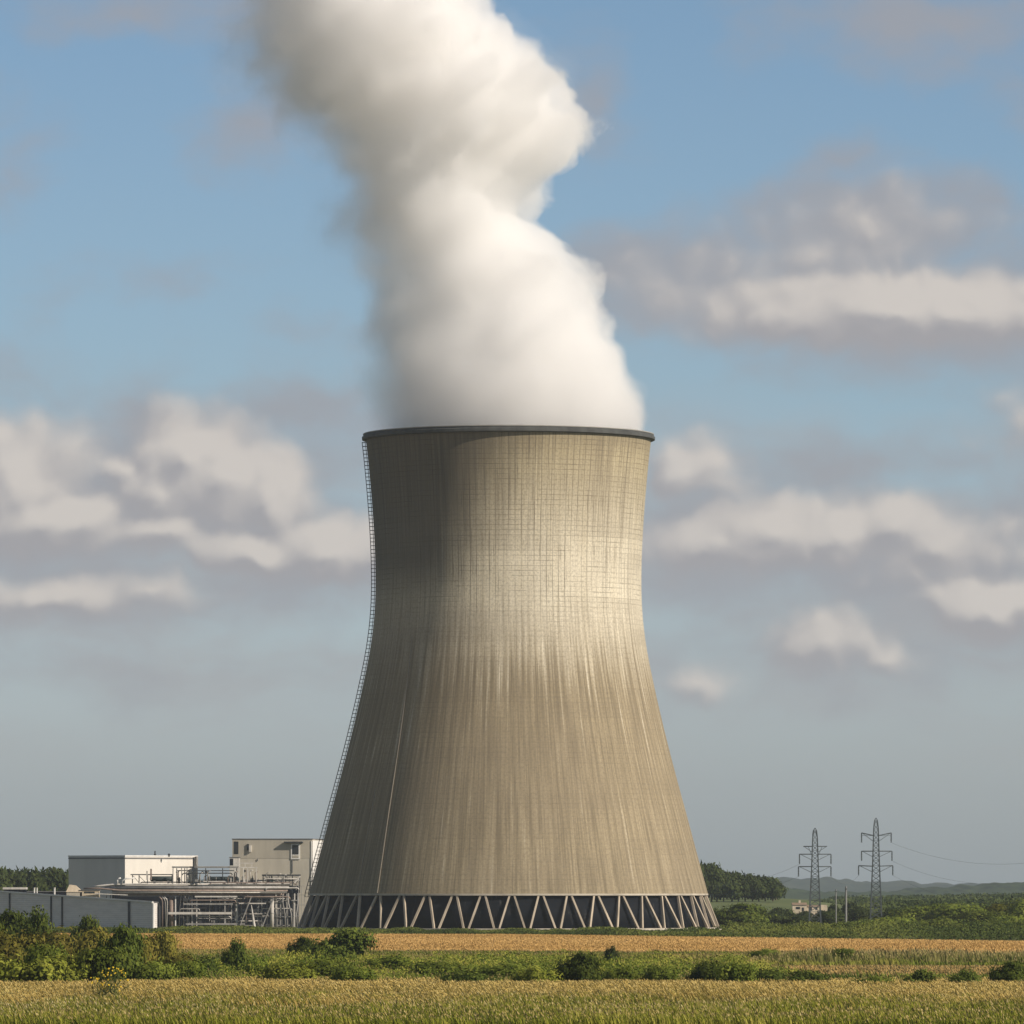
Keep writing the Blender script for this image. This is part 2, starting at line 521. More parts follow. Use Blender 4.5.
M['hill_wood'] = ground_mat('wooded_hill', (0.018, 0.030, 0.018), (0.036, 0.050, 0.026), 0.02, (0.06, 0.068, 0.036))
M['hill_wood_near'] = ground_mat('wooded_rise', (0.030, 0.050, 0.018), (0.060, 0.082, 0.030), 0.05, (0.045, 0.065, 0.022))
hill('hill', -2600, 2600, 16000, 19500, 900, 60,
     crest([(-400, 884), (0, 884), (300, 885), (700, 884), (780, 881), (830, 881), (862, 885), (905, 884), (960, 887), (1024, 889), (1200, 884), (1500, 886)], 17800),
     M['hill_wood'], ((14, 26), (60, 12), (220, 9)), 3)
hill('hill', -1400, 1500, 8500, 11000, 800, 50,
     crest([(-400, 892), (300, 890), (700, 891), (790, 890), (850, 892), (900, 891), (940, 889), (985, 887), (1024, 885), (1200, 882), (1500, 886)], 10000),
     M['hill_wood_near'], ((20, 10), (90, 6), (300, 6)), 7)
# the pasture rise right of the tower
hill('pasture_rise', 60, 330, 2900, 3700, 90, 60,
     interp([(60, 8.2), (110, 8.4), (135, 7.6), (160, 4.5), (200, 1.5), (330, 0.3)]), M['pasture'], ((6, .6),), 4)

# ------------------------------------------------------------------ cooling tower
TY = 2110.0
S = TY / F
TX = (508.5 - 512) * S
def TZ(py): return CAMZ + (HOR - py) * S
PROF = [(438.5, 142.8), (450, 141.4), (480, 138.4), (510, 135.9), (540, 134), (570, 133), (600, 133.2), (625, 135), (646, 137.8),
        (690, 146.5), (735, 157), (775, 167.3), (813, 177.6), (857, 189.4), (893.5, 199.3)]
PZ = np.array([TZ(p[0]) for p in PROF][::-1]); PR = np.array([p[1] * S for p in PROF][::-1])
def spline(xq, xs, ys):
    """smooth interpolation through the measured profile"""
    n = len(xs); d = np.gradient(ys, xs)
    i = np.clip(np.searchsorted(xs, xq) - 1, 0, n - 2)
    h = xs[i + 1] - xs[i]; t = (xq - xs[i]) / h
    return ((2*t**3-3*t**2+1)*ys[i] + (t**3-2*t**2+t)*h*d[i] + (-2*t**3+3*t**2)*ys[i+1] + (t**3-t**2)*h*d[i+1])
def tower_r(z): return float(spline(np.array([z]), PZ, PR)[0])
Z0, Z1 = float(PZ[0]), float(PZ[-1])
def tp(th, r, z):     # th = 0 faces the camera, positive to the right
    return (TX + r * math.sin(th), TY - r * math.cos(th), z)

tower = thing('cooling_tower', (TX, TY, 0), 'huge tan concrete hyperbolic cooling tower with streaked shell and dark top rim', 'cooling tower')

def shell_material():
    m, k = new_mat('tower_shell_concrete')
    uv = k.n('ShaderNodeUVMap', uv_map='shell').outputs[0]
    u, v, _ = k.sep(uv)                     # u = metres round the throat, v = height in metres
    hN = k.m('DIVIDE', k.m('SUBTRACT', v, Z0), Z1 - Z0)
    top = k.ss(v, 92.0, 100.0)              # the panelled upper part
    wob = k.noise(uv, 0.05, 3.0, 0.5)
    # long vertical run-off streaks at three widths
    s1 = k.noise(k.comb(k.m('MULTIPLY', u, 0.32), k.m('MULTIPLY', v, 0.011), 0.0), 1.0, 4.0, 0.6)
    s2 = k.noise(k.comb(k.m('MULTIPLY', u, 1.1), k.m('MULTIPLY', v, 0.022), 3.0), 1.0, 3.0, 0.65)
    s3 = k.noise(k.comb(k.m('MULTIPLY', u, 2.6), k.m('MULTIPLY', v, 0.05), 7.0), 1.0, 2.0, 0.6)
    big = k.noise(k.comb(k.m('MULTIPLY', u, 0.05), k.m('MULTIPLY', v, 0.03), 1.0), 1.0, 4.0, 0.6)
    fine = k.noise(k.comb(k.m('MULTIPLY', u, 1.7), k.m('MULTIPLY', v, 1.3), 1.0), 1.0, 3.0, 0.75)
    c_low = k.mix(k.ss(k.m('ADD', k.m('MULTIPLY', s2, 0.6), k.m('MULTIPLY', s3, 0.4)), 0.36, 0.64), LOW_A, LOW_B)
    c_top = k.mix(k.ss(s2, 0.3, 0.7), TOP_A, TOP_B)
    c = k.mix(top, c_low, c_top)
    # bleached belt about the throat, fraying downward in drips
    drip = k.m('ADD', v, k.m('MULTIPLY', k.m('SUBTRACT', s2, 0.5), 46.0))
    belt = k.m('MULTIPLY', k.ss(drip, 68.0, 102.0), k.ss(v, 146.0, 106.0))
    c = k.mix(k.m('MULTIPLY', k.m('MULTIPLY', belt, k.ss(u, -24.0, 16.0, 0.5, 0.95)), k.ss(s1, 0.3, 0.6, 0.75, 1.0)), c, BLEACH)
    # pale drip lines running far down
    drips = k.m('MULTIPLY', k.ss(s2, 0.60, 0.74), k.ss(drip, 10.0, 90.0, 0.25, 0.75))
    c = k.mix(drips, c, BLEACH)
    drk = k.m('MULTIPLY', k.ss(s3, 0.57, 0.72), k.ss(v, 70.0, 110.0, 0.30, 0.75))
    c = k.mix(drk, c, (0.17, 0.14, 0.095))
    drk2 = k.m('MULTIPLY', k.ss(s1, 0.53, 0.70), k.ss(v, 20.0, 110.0, 0.25, 0.4))
    c = k.mix(drk2, c, (0.20, 0.165, 0.115))
    # dark runs of uneven length from the rim, and pours of slightly different tone
    ru = k.noise(k.comb(k.m('MULTIPLY', u, 0.85), 0.0, 13.0), 1.0, 3.0, 0.7)
    rl_ = k.noise(k.comb(k.m('MULTIPLY', u, 0.37), 0.0, 23.0), 1.0, 2.0, 0.6)
    low_end = k.ss(rl_, 0.3, 0.7, 140.0, 66.0)
    run = k.m('MULTIPLY', k.ss(ru, 0.54, 0.66), k.ss(k.m('SUBTRACT', v, low_end), -6.0, 26.0))
    c = k.mix(k.m('MULTIPLY', run, 0.62), c, (0.14, 0.115, 0.08))
    lift = k.noise(k.comb(k.m('MULTIPLY', u, 0.02), k.m('MULTIPLY', k.m('FLOOR', k.m('DIVIDE', v, 4.5)), 3.7), 31.0), 1.0, 1.0, 0.5)
    c = k.mix(k.ss(lift, 0.35, 0.65, 0.0, 0.16), c, (0.20, 0.165, 0.115))
    # darker patch on the upper left flank with a ragged edge
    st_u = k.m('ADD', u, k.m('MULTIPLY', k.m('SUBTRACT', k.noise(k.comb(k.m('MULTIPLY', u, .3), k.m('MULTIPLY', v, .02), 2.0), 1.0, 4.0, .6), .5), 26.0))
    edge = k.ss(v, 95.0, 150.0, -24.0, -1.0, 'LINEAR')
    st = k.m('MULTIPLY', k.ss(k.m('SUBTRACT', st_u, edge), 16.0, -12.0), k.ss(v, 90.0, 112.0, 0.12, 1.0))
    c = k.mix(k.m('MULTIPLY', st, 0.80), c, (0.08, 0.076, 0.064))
    topgrime = k.ss(k.m('ADD', v, k.m('MULTIPLY', s2, 16.0)), 147.0, 160.0, 0.0, 0.55)
    c = k.mix(topgrime, c, (0.20, 0.165, 0.11))
    # lift joints (horizontal) and panel seams (vertical)
    fz = k.m('FRACT', k.m('DIVIDE', v, 1.5))
    hl = k.ss(k.m('ABSOLUTE', k.m('SUBTRACT', fz, 0.5)), 0.40, 0.47)
    hs = k.noise(k.comb(k.m('MULTIPLY', u, 0.06), k.m('FLOOR', k.m('DIVIDE', v, 1.5)), 5.0), 1.7, 2.0, 0.6)
    hlm = k.m('MULTIPLY', hl, k.m('MULTIPLY', k.ss(hs, 0.38, 0.65), k.ss(v, 88.0, 102.0, 0.24, 0.62)))
    fu = k.m('FRACT', k.m('DIVIDE', u, 1.9))
    vl = k.ss(k.m('ABSOLUTE', k.m('SUBTRACT', fu, 0.5)), 0.41, 0.47)
    vs = k.noise(k.comb(k.m('FLOOR', k.m('ADD', k.m('DIVIDE', u, 1.9), 0.0)), k.m('MULTIPLY', v, 0.018), 9.0), 1.9, 1.0, 0.6)
    vlm = k.m('MULTIPLY', vl, k.m('MULTIPLY', k.ss(vs, 0.36, 0.62), k.ss(v, 86.0, 102.0, 0.05, 0.68)))
    lines = k.m('MAXIMUM', hlm, vlm)
    c = k.mix(lines, c, (0.09, 0.07, 0.045))
    c = k.mix(k.m('MULTIPLY', k.ss(fine, 0.40, 0.72), 0.42), c, (0.14, 0.115, 0.085))
    c = k.mix(k.ss(big, 0.35, 0.7, 0.0, 0.22), c, (0.22, 0.18, 0.13))
    finish(k, c, 0.95, 0, 0.1, bump=k.m('SUBTRACT', k.m('MULTIPLY', fine, 0.4), lines), bump_s=0.25, bump_d=0.12)
    return m
LOW_A, LOW_B = (0.232, 0.190, 0.122), (0.440, 0.362, 0.236)
TOP_A, TOP_B = (0.37, 0.31, 0.195), (0.60, 0.515, 0.335)
BLEACH = (0.86, 0.79, 0.63)

def build_shell():
    nseg, nz = 288, 150
    zs = np.linspace(Z0, Z1, nz); rs = spline(zs, PZ, PR)
    V, Fc, UV = [], [], []
    ths = [-math.pi + 2 * math.pi * i / nseg for i in range(nseg)]
    for z, r in zip(zs, rs):
        for th in ths:
            x, y, zz = tp(th, r, z); V.append((x - TX, y - TY, zz))
    for j in range(nz - 1):
        for i in range(nseg):
            a, b = j * nseg + i, j * nseg + (i + 1) % nseg
            Fc.append((a, b, b + nseg, a + nseg))
            t0, t1 = ths[i] * 40.0, (ths[i] + 2 * math.pi / nseg) * 40.0
            UV += [(t0, zs[j]), (t1, zs[j]), (t1, zs[j + 1]), (t0, zs[j + 1])]
    # inner face
    o = len(V)
    for z, r in zip(zs[::5], rs[::5]):
        for th in ths[::4]:
            x, y, zz = tp(th, r - 0.9, z); V.append((x - TX, y - TY, zz))
    n2, ns2 = len(zs[::5]), len(ths[::4])
    for j in range(n2 - 1):
        for i in range(ns2):
            a, b = o + j * ns2 + i, o + j * ns2 + (i + 1) % ns2
            Fc.append((a, a + ns2, b + ns2, b)); UV += [(0, 20), (0, 21), (1, 21), (1, 20)]
    me = bpy.data.meshes.new('shell')
    me.from_pydata(V, [], Fc)
    uvl = me.uv_layers.new(name='shell')
    uvl.data.foreach_set('uv', np.array(UV, np.float32).ravel())
    me.polygons.foreach_set('use_smooth', [True] * len(me.polygons))
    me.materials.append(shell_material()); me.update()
    ob = bpy.data.objects.new('shell', me); COL.objects.link(ob); ob.parent = tower

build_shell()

def ring(profile, nseg=192):
    """revolved closed profile [(r, z)...] about the tower axis"""
    mb = MB(); n = len(profile)
    vs = [tp(2 * math.pi * i / nseg, r, z) for i in range(nseg) for r, z in profile]
    fs = []
    for i in range(nseg):
        for j in range(n):
            a, b = i * n + j, i * n + (j + 1) % n
            c, d = ((i + 1) % nseg) * n + (j + 1) % n, ((i + 1) % nseg) * n + j
            fs.append((a, d, c, b))
    mb.add(vs, fs)
    return mb
rt = tower_r(Z1)
zr = Z1
ring([(rt - 0.95, zr - .8), (rt + .15, zr - .8), (rt + 1.1, zr - .5), (rt + 1.15, zr + .3), (rt + .7, zr + .5),
      (rt + .75, zr + 1.0), (rt - .95, zr + 1.0)]).build('rim', M['rim'], tower)
ring([(rt - .9, zr + 1.003), (rt + .82, zr + 1.003), (rt + .82, zr + 1.25), (rt - .9, zr + 1.25)]).build('rim_coping', weathered('coping', (0.36, 0.35, 0.32), .2), tower)
rl = tower_r(Z0)
ring([(rl - 1.1, Z0 - .55), (rl + .12, Z0 - .55), (rl + .12, Z0 - .003), (rl - 1.1, Z0 - .003)]).build('lintel_ring', M['concrete_ring'], tower)
RB = 210.0 * S
ring([(RB - 1.0, -.3), (RB + 1.0, -.3), (RB + 1.0, .75), (RB - 1.0, .75)]).build('foundation_ring', M['concrete_ring'], tower)

mfill, kf = new_mat('dark_fill_packing')
tcf = kf.n('ShaderNodeTexCoord').outputs['Object']
nf = kf.noise(kf.vm('MULTIPLY', tcf, (1.0, 1.0, 0.12)), 0.9, 4.0, 0.65)
nf2 = kf.noise(kf.vm('MULTIPLY', tcf, (1.0, 1.0, 0.05)), 0.09, 2.0, 0.5)
finish(kf, kf.mix(kf.m('MULTIPLY', kf.ss(nf, 0.55, 0.72), kf.ss(nf2, .42, .6)), (0.003, 0.005, 0.009), (0.04, 0.042, 0.042)), 0.8, 0, 0.2)
ring([(RB - 5.5, -.2), (RB - 1.7, -.2), (rl - 1.3, Z0 - .6), (rl - 4.5, Z0 - .6)], 128).build('fill_packing', mfill, tower, smooth=True)

NP = 44
th_off = math.asin((512 - 508.5) / 199.3)
dth = 2 * math.pi / NP
for i in range(NP):
    th = th_off + i * dth
    for sgn in (-1, 1):
        a = tp(th + sgn * 0.012, rl - .5, Z0 - .6)
        b = tp(th + sgn * (dth / 2 - 0.012), RB, .7)
        if math.cos(th + sgn * dth / 4) < -0.1:
            continue                                    # the far side is wholly hidden by the packing
        mb = MB()
        rad = Vector((math.sin(th), -math.cos(th), 0))
        mb.bar(a, b, .55, .65, up=rad)
        mb.build('diagonal_strut', M['concrete_strut'], tower)
# access ladder in its cage up the left flank
mb = MB()
thl = R(-89.0)
zz = np.arange(Z0 - 1.0, Z1 - .8, 1.15)
def lad(z, off, dt=0.0):
    zc = min(max(z, Z0), Z1)
    return Vector(tp(thl + dt, tower_r(zc) + off, z))
for off, w in ((0.3, .17), (1.25, .2)):
    for dt in (-.018, .018):
        for a, b in zip(zz[:-1], zz[1:]):
            mb.bar(lad(a, off, dt), lad(b + .02, off, dt), w)
for z in zz:
    for dt in (-.018, .018):
        mb.bar(lad(z, -.2, dt), lad(z, 1.25, dt), .14)
    mb.bar(lad(z, 1.25, -.018), lad(z, 1.25, .018), .14)
mb.build('access_ladder', M['dark_steel'], tower)
for th, za, zb, w in ((-40.0, Z0 + .2, TZ(640), .2), (-48.0, Z0 + .2, TZ(790), .16)):
    mb = MB()
    zs = np.linspace(za, zb, 60)
    for a, b in zip(zs[:-1], zs[1:]):
        mb.bar(tp(R(th - (a - Z0) * .05), tower_r(a) + .12, a), tp(R(th - (b - Z0) * .05), tower_r(b) + .12, b + .02), w)
    mb.build('lightning_conductor', M['conductor'], tower)

# ------------------------------------------------------------------ steam
PLUME = [(470, 508, 100), (445, 508, 110), (430, 506, 119), (400, 501, 121), (350, 492, 111), (300, 474, 99), (250, 455, 93), (200, 434, 93), (150, 438, 114),
         (100, 415, 128), (50, 383, 130), (0, 352, 108), (-60, 335, 112)]
PZ0, PZ1 = 140.0, 312.0
def plume_field(k, pos):
    """density of the steam at a point (metres, tower axis as origin): used for the mesh and for its material"""
    x, y, z = k.sep(pos)
    t = k.m('DIVIDE', k.m('SUBTRACT', z, PZ0), PZ1 - PZ0)
    pts_c, pts_r = [], []
    for py, c, h in PLUME:
        tt = (TZ(py) - PZ0) / (PZ1 - PZ0)
        pts_c.append((tt, 0.75 + (c - 508.5) * S / 100.0)); pts_r.append((tt, h * S / 60.0))
    cx = k.m('MULTIPLY', k.m('SUBTRACT', k.curve(t, pts_c), 0.75), 100.0)
    rr = k.m('MULTIPLY', k.curve(t, pts_r), 60.0)
    w1 = k.noise(k.vm('ADD', pos, (87.0, 45.0, 61.0)), 0.030, 2.0, 0.5, color=True)
    rise = k.ss(z, 150.0, 215.0, 0.12, 1.0)
    wv = k.vm('MULTIPLY', k.vm('SUBTRACT', w1, (.5, .5, .5)), k.comb(k.m('MULTIPLY', rise, 36.0), k.m('MULTIPLY', rise, 36.0), k.m('MULTIPLY', rise, 30.0)))
    q = k.vm('ADD', pos, wv)
    qx, qy, qz = k.sep(q)
    dx = k.m('SUBTRACT', qx, cx)
    dy = qy
    d = k.vm('LENGTH', k.comb(dx, dy, 0.0))
    core = k.m('SUBTRACT', 1.0, k.m('DIVIDE', d, rr))
    vo = k.n('ShaderNodeTexVoronoi', feature='F1')
    k.put(vo.inputs['Vector'], q); vo.inputs['Scale'].default_value = 0.062
    puff = k.m('SUBTRACT', 0.5, vo.outputs['Distance'])
    n2 = k.noise(q, 0.09, 6.0, 0.64)
    amp = k.ss(z, 152.0, 188.0, 0.2, 1.0)
    tot = k.m('ADD', k.m('ADD', core, 0.20), k.m('MULTIPLY', amp, k.m('ADD', k.m('MULTIPLY', puff, 0.40), k.m('MULTIPLY', k.m('SUBTRACT', n2, .5), 0.70))))
    side = k.ss(k.m('DIVIDE', dx, rr), -0.9, 0.4, 0.75, 0.10)      # blown thin on the lee side
    den = k.ss(tot, 0.0, side)
    # thin torn vapour round the higher part
    torn = k.ss(k.noise(q, 0.022, 4.0, 0.6), 0.46, 0.64)
    halo = k.m('MULTIPLY', k.m('MULTIPLY', k.ss(tot, -0.42, 0.10), torn), k.ss(z, 175.0, 225.0, 0.0, 0.075))
    den = k.m('MAXIMUM', den, halo)
    return k.m('MULTIPLY', den, k.ss(z, 306.0, 296.0))

def build_plume():
    tree = bpy.data.node_groups.new('plume_mesh', 'GeometryNodeTree')
    tree.interface.new_socket('Geometry', in_out='OUTPUT', socket_type='NodeSocketGeometry')
    k = NT(tree)
    pos = k.n('GeometryNodeInputPosition').outputs[0]
    den = plume_field(k, pos)
    vc = k.n('GeometryNodeVolumeCube')
    k.put(vc.inputs['Density'], den)
    vc.inputs['Min'].default_value = (-170, -95, 146.0); vc.inputs['Max'].default_value = (95, 95, 308)
    for nm, v in (('Resolution X', 110), ('Resolution Y', 80), ('Resolution Z', 90)): vc.inputs[nm].default_value = v
    vm_ = k.n('GeometryNodeVolumeToMesh')
    k.put(vm_.inputs['Volume'], vc.outputs[0])
    vm_.inputs['Threshold'].default_value = 0.012
    go = k.n('NodeGroupOutput')
    k.put(go.inputs[0], vm_.outputs[0])
    tmp = bpy.data.objects.new('tmp', bpy.data.meshes.new('tmp')); COL.objects.link(tmp)
    md = tmp.modifiers.new('gn', 'NODES'); md.node_group = tree
    dg = bpy.context.evaluated_depsgraph_get()
    me = bpy.data.meshes.new_from_object(tmp.evaluated_get(dg))
    bpy.data.objects.remove(tmp)
    bpy.data.node_groups.remove(tree)
    # keep the pieces that are large
    import bmesh
    bm = bmesh.new(); bm.from_mesh(me); bm.verts.ensure_lookup_table()
    seen = set(); comps = []
    for v in bm.verts:
        if v.index in seen: continue
        st = [v]; seen.add(v.index); cmp_ = [v]
        while st:
            w = st.pop()
            for e in w.link_edges:
                o_ = e.other_vert(w)
                if o_.index not in seen:
                    seen.add(o_.index); st.append(o_); cmp_.append(o_)
        comps.append(cmp_)
    comps.sort(key=len, reverse=True)
    for c in comps[1:]:
        if len(c) < 500:
            bmesh.ops.delete(bm, geom=c, context='VERTS')
    bm.to_mesh(me); bm.free()
    print('plume verts', len(me.vertices), 'pieces', [len(c) for c in comps][:6])
    me.name = 'steam_plume'
    ob = bpy.data.objects.new('steam_plume', me); COL.objects.link(ob)
    ob.location = (TX, TY, 0)
    m, k = new_mat('steam')
    tc = k.n('ShaderNodeTexCoord').outputs['Object']
    den = plume_field(k, tc)
    pv = k.n('ShaderNodeVolumePrincipled')
    pv.inputs['Color'].default_value = (0.995, 0.993, 0.99, 1)
    pv.inputs['Anisotropy'].default_value = 0.0
    k.put(pv.inputs['Density'], k.m('MULTIPLY', den, STEAM_D))
    pv.inputs['Density Attribute'].default_value = ''
    o = k.n('ShaderNodeOutputMaterial')
    k.t.links.new(pv.outputs[0], o.inputs['Volume'])
    try: m.cycles.volume_step_rate = STEAM_STEP
    except Exception: pass
    me.materials.clear(); me.materials.append(m)
    tag(ob, 'thick white steam plume billowing up out of the cooling tower and drifting left', 'steam')
STEAM_D, STEAM_STEP = 0.115, 0.35
build_plume()

# ------------------------------------------------------------------ plants
TONES = {
    'dark':  [(0.045, 0.065, 0.011), (0.080, 0.107, 0.018), (0.138, 0.163, 0.027)],
    'green': [(0.077, 0.106, 0.014), (0.129, 0.162, 0.022), (0.203, 0.231, 0.039)],
    'light': [(0.128, 0.155, 0.019), (0.203, 0.223, 0.030), (0.290, 0.290, 0.049)],
    'olive': [(0.111, 0.107, 0.018), (0.182, 0.164, 0.029), (0.267, 0.218, 0.044)],
    'blue':  [(0.028, 0.041, 0.013), (0.048, 0.066, 0.018), (0.076, 0.094, 0.028)],
    'yellow': [(0.095, 0.112, 0.014), (0.150, 0.160, 0.020), (0.220, 0.212, 0.032)],
    'weed': [(0.066, 0.086, 0.011), (0.165, 0.190, 0.018), (0.320, 0.310, 0.042)],
    'verge': [(0.042, 0.060, 0.014), (0.073, 0.095, 0.020), (0.133, 0.148, 0.031)],
    'scrub': [(0.075, 0.108, 0.015), (0.150, 0.180, 0.024), (0.300, 0.285, 0.051)],
}

def leaf_quads(C, N, size, r):
    """one bent-looking quad per leaf at C facing roughly N"""
    n = len(C)
    N = N / np.maximum(1e-6, np.linalg.norm(N, axis=1, keepdims=True))
    a = r.normal(size=(n, 3))
    T = np.cross(N, a); T /= np.maximum(1e-6, np.linalg.norm(T, axis=1, keepdims=True))
    B = np.cross(N, T)
    s = (size * (0.6 + 0.8 * r.random(n)))[:, None]
    V = np.stack([C - T * s, C - B * s * .55, C + T * s, C + B * s * .55], 1).reshape(-1, 3)
    return V

def crown_mesh(name, tone, seed, n_clump=80, per=48, leaf=0.075, low=0.0, kind='round', squat=1.0):
    """leaf clumps through the volume of a crown of unit radius and unit height"""
    r = np.random.default_rng(seed)
    # a handful of boughs give the uneven outline
    if kind == 'round':
        nb = 9
        ang = r.random(nb) * 2 * math.pi
        bc = np.stack([np.cos(ang) * r.uniform(.25, .62, nb), np.sin(ang) * r.uniform(.25, .62, nb), r.uniform(low + .25, .72, nb)], 1)
        br = r.uniform(.26, .44, nb)
        bc[0] = (r.uniform(-.15, .15), 0, .70); br[0] = .34
    elif kind == 'wide':
        nb = 13
        ang = r.random(nb) * 2 * math.pi
        bc = np.stack([np.cos(ang) * r.uniform(.1, .78, nb), np.sin(ang) * r.uniform(.1, .6, nb), r.uniform(.18, .6, nb)], 1)
        br = r.uniform(.20, .36, nb)
    else:   # slender
        nb = 9
        bc = np.stack([r.uniform(-.35, .35, nb), r.uniform(-.35, .35, nb), np.linspace(.15, .85, nb)], 1)
        br = np.linspace(.5, .16, nb)
    w = br ** 2; w /= w.sum()
    ci = r.choice(nb, n_clump, p=w)
    d = r.normal(size=(n_clump, 3)); d[:, 2] = d[:, 2] * .9 + .25
    d /= np.linalg.norm(d, axis=1, keepdims=True)
    zs = np.array([1, 1, .75])
    cc = bc[ci] + d * (br[ci] * r.uniform(.55, 1.0, n_clump))[:, None] * zs
    cr = r.uniform(.07, .16, n_clump)
    pal = np.array(TONES[tone])
    ctone = r.random(n_clump)
    li = np.repeat(np.arange(n_clump), per)
    off = r.normal(size=(len(li), 3)) * cr[li][:, None] * np.array([1, 1, .75])
    C = cc[li] + off
    cen = np.array([0, 0, .4])
    Nn = (C - cen) * 1.1 + off * 5.0 + r.normal(size=C.shape) * .36 + np.array([0, 0, .25])
    keep = (C[:, 2] > low * .6) & (C[:, 2] < 1.04)
    C, Nn, li = C[keep], Nn[keep], li[keep]
    V = leaf_quads(C, Nn, leaf, r)
    t = np.clip(ctone[li] * .75 + r.random(len(li)) * .5 - .12, 0, .999) * 2
    i0 = t.astype(int); f = (t - i0)[:, None]
    col = pal[i0] * (1 - f) + pal[np.minimum(i0 + 1, 2)] * f
    col *= (0.8 + .4 * r.random((len(li), 1)))
    n = len(C)
    return mesh_np(name, V, np.arange(n * 4), np.arange(n) * 4, np.full(n, 4), M['leaf'], col)

def trunk_mesh(seed, top=.55):
    r = random.Random(seed)
    mb = MB()
    mb.tube([(0, 0, -.03), (.01, 0, .15), (r.uniform(-.04, .04), 0, .32), (r.uniform(-.06, .06), .02, top)], [.075, .055, .042, .018], 7)
    for i in range(5):
        a = i * 1.26 + r.random(); z = r.uniform(.18, .38)
        mb.tube([(0, 0, z), (.22 * math.cos(a), .22 * math.sin(a), z + .13), (.45 * math.cos(a), .45 * math.sin(a), z + .3)], [.03, .02, .008], 5)
    me = bpy.data.meshes.new('trunk'); me.from_pydata(mb.v, [], mb.f); me.materials.append(M['bark'])
    return me

CR = {}
def crown(tone, kind, i, small=False):
    key = (tone, kind, i, small)
    if key not in CR:
        sd_ = abs(hash((len(tone), kind == 'wide', kind == 'slender', i))) % 1000 + i * 17 + len(CR)
        if small: CR[key] = crown_mesh('crown', tone, sd_, 60, 26, .095, .1, kind)
        else: CR[key] = crown_mesh('foliage', tone, sd_, 150, 52, .052, 0.0, kind)
    return CR[key]
TRK = [trunk_mesh(i) for i in range(4)]
STM = [trunk_mesh(i + 10, .4) for i in range(3)]

def child(name, me, parent, scale, rz=0.0):
    o = bpy.data.objects.new(name, me); COL.objects.link(o)
    o.parent = parent; o.scale = scale; o.rotation_euler = (0, 0, rz)
    return o

def tree(px, Y, hw, top, tone, kind, i, label, group=None, cat='tree', z=0.0, full=False):
    """a tree standing at distance Y with crown half-width hw (picture units) and its top on row top"""
    s = Y / F
    t = thing('tree', ((px - 512) * s, Y, z), label, cat, group)
    h = CAMZ + (HOR - top) * s - z
    child('trunk', TRK[i % 4], t, (hw * s * .8, hw * s * .8, h), i * 1.1)
    child('crown', crown(tone, kind, i % 3, not full), t, (hw * s * (1.3 if full else 1.05), hw * s * (1.3 if full else 1.05), h), 0.0 if kind == 'wide' else i * 2.4)
    return t

def bush(px, base, hw, top, tone, kind, i, label, group=None):
    Y = GY(base); s = Y / F
    t = thing('bush', ((px - 512) * s, Y, 0), label, 'bush', group)
    h = (base - top) * s
    child('foliage', crown(tone, kind, i % 3), t, (hw * s * 1.08, hw * s * 1.0, h * 1.03), 0.0 if kind == 'wide' else i * 1.9)
    child('stem', STM[i % 3], t, (hw * s * .5, hw * s * .5, h * .8), i * .7)
    return t

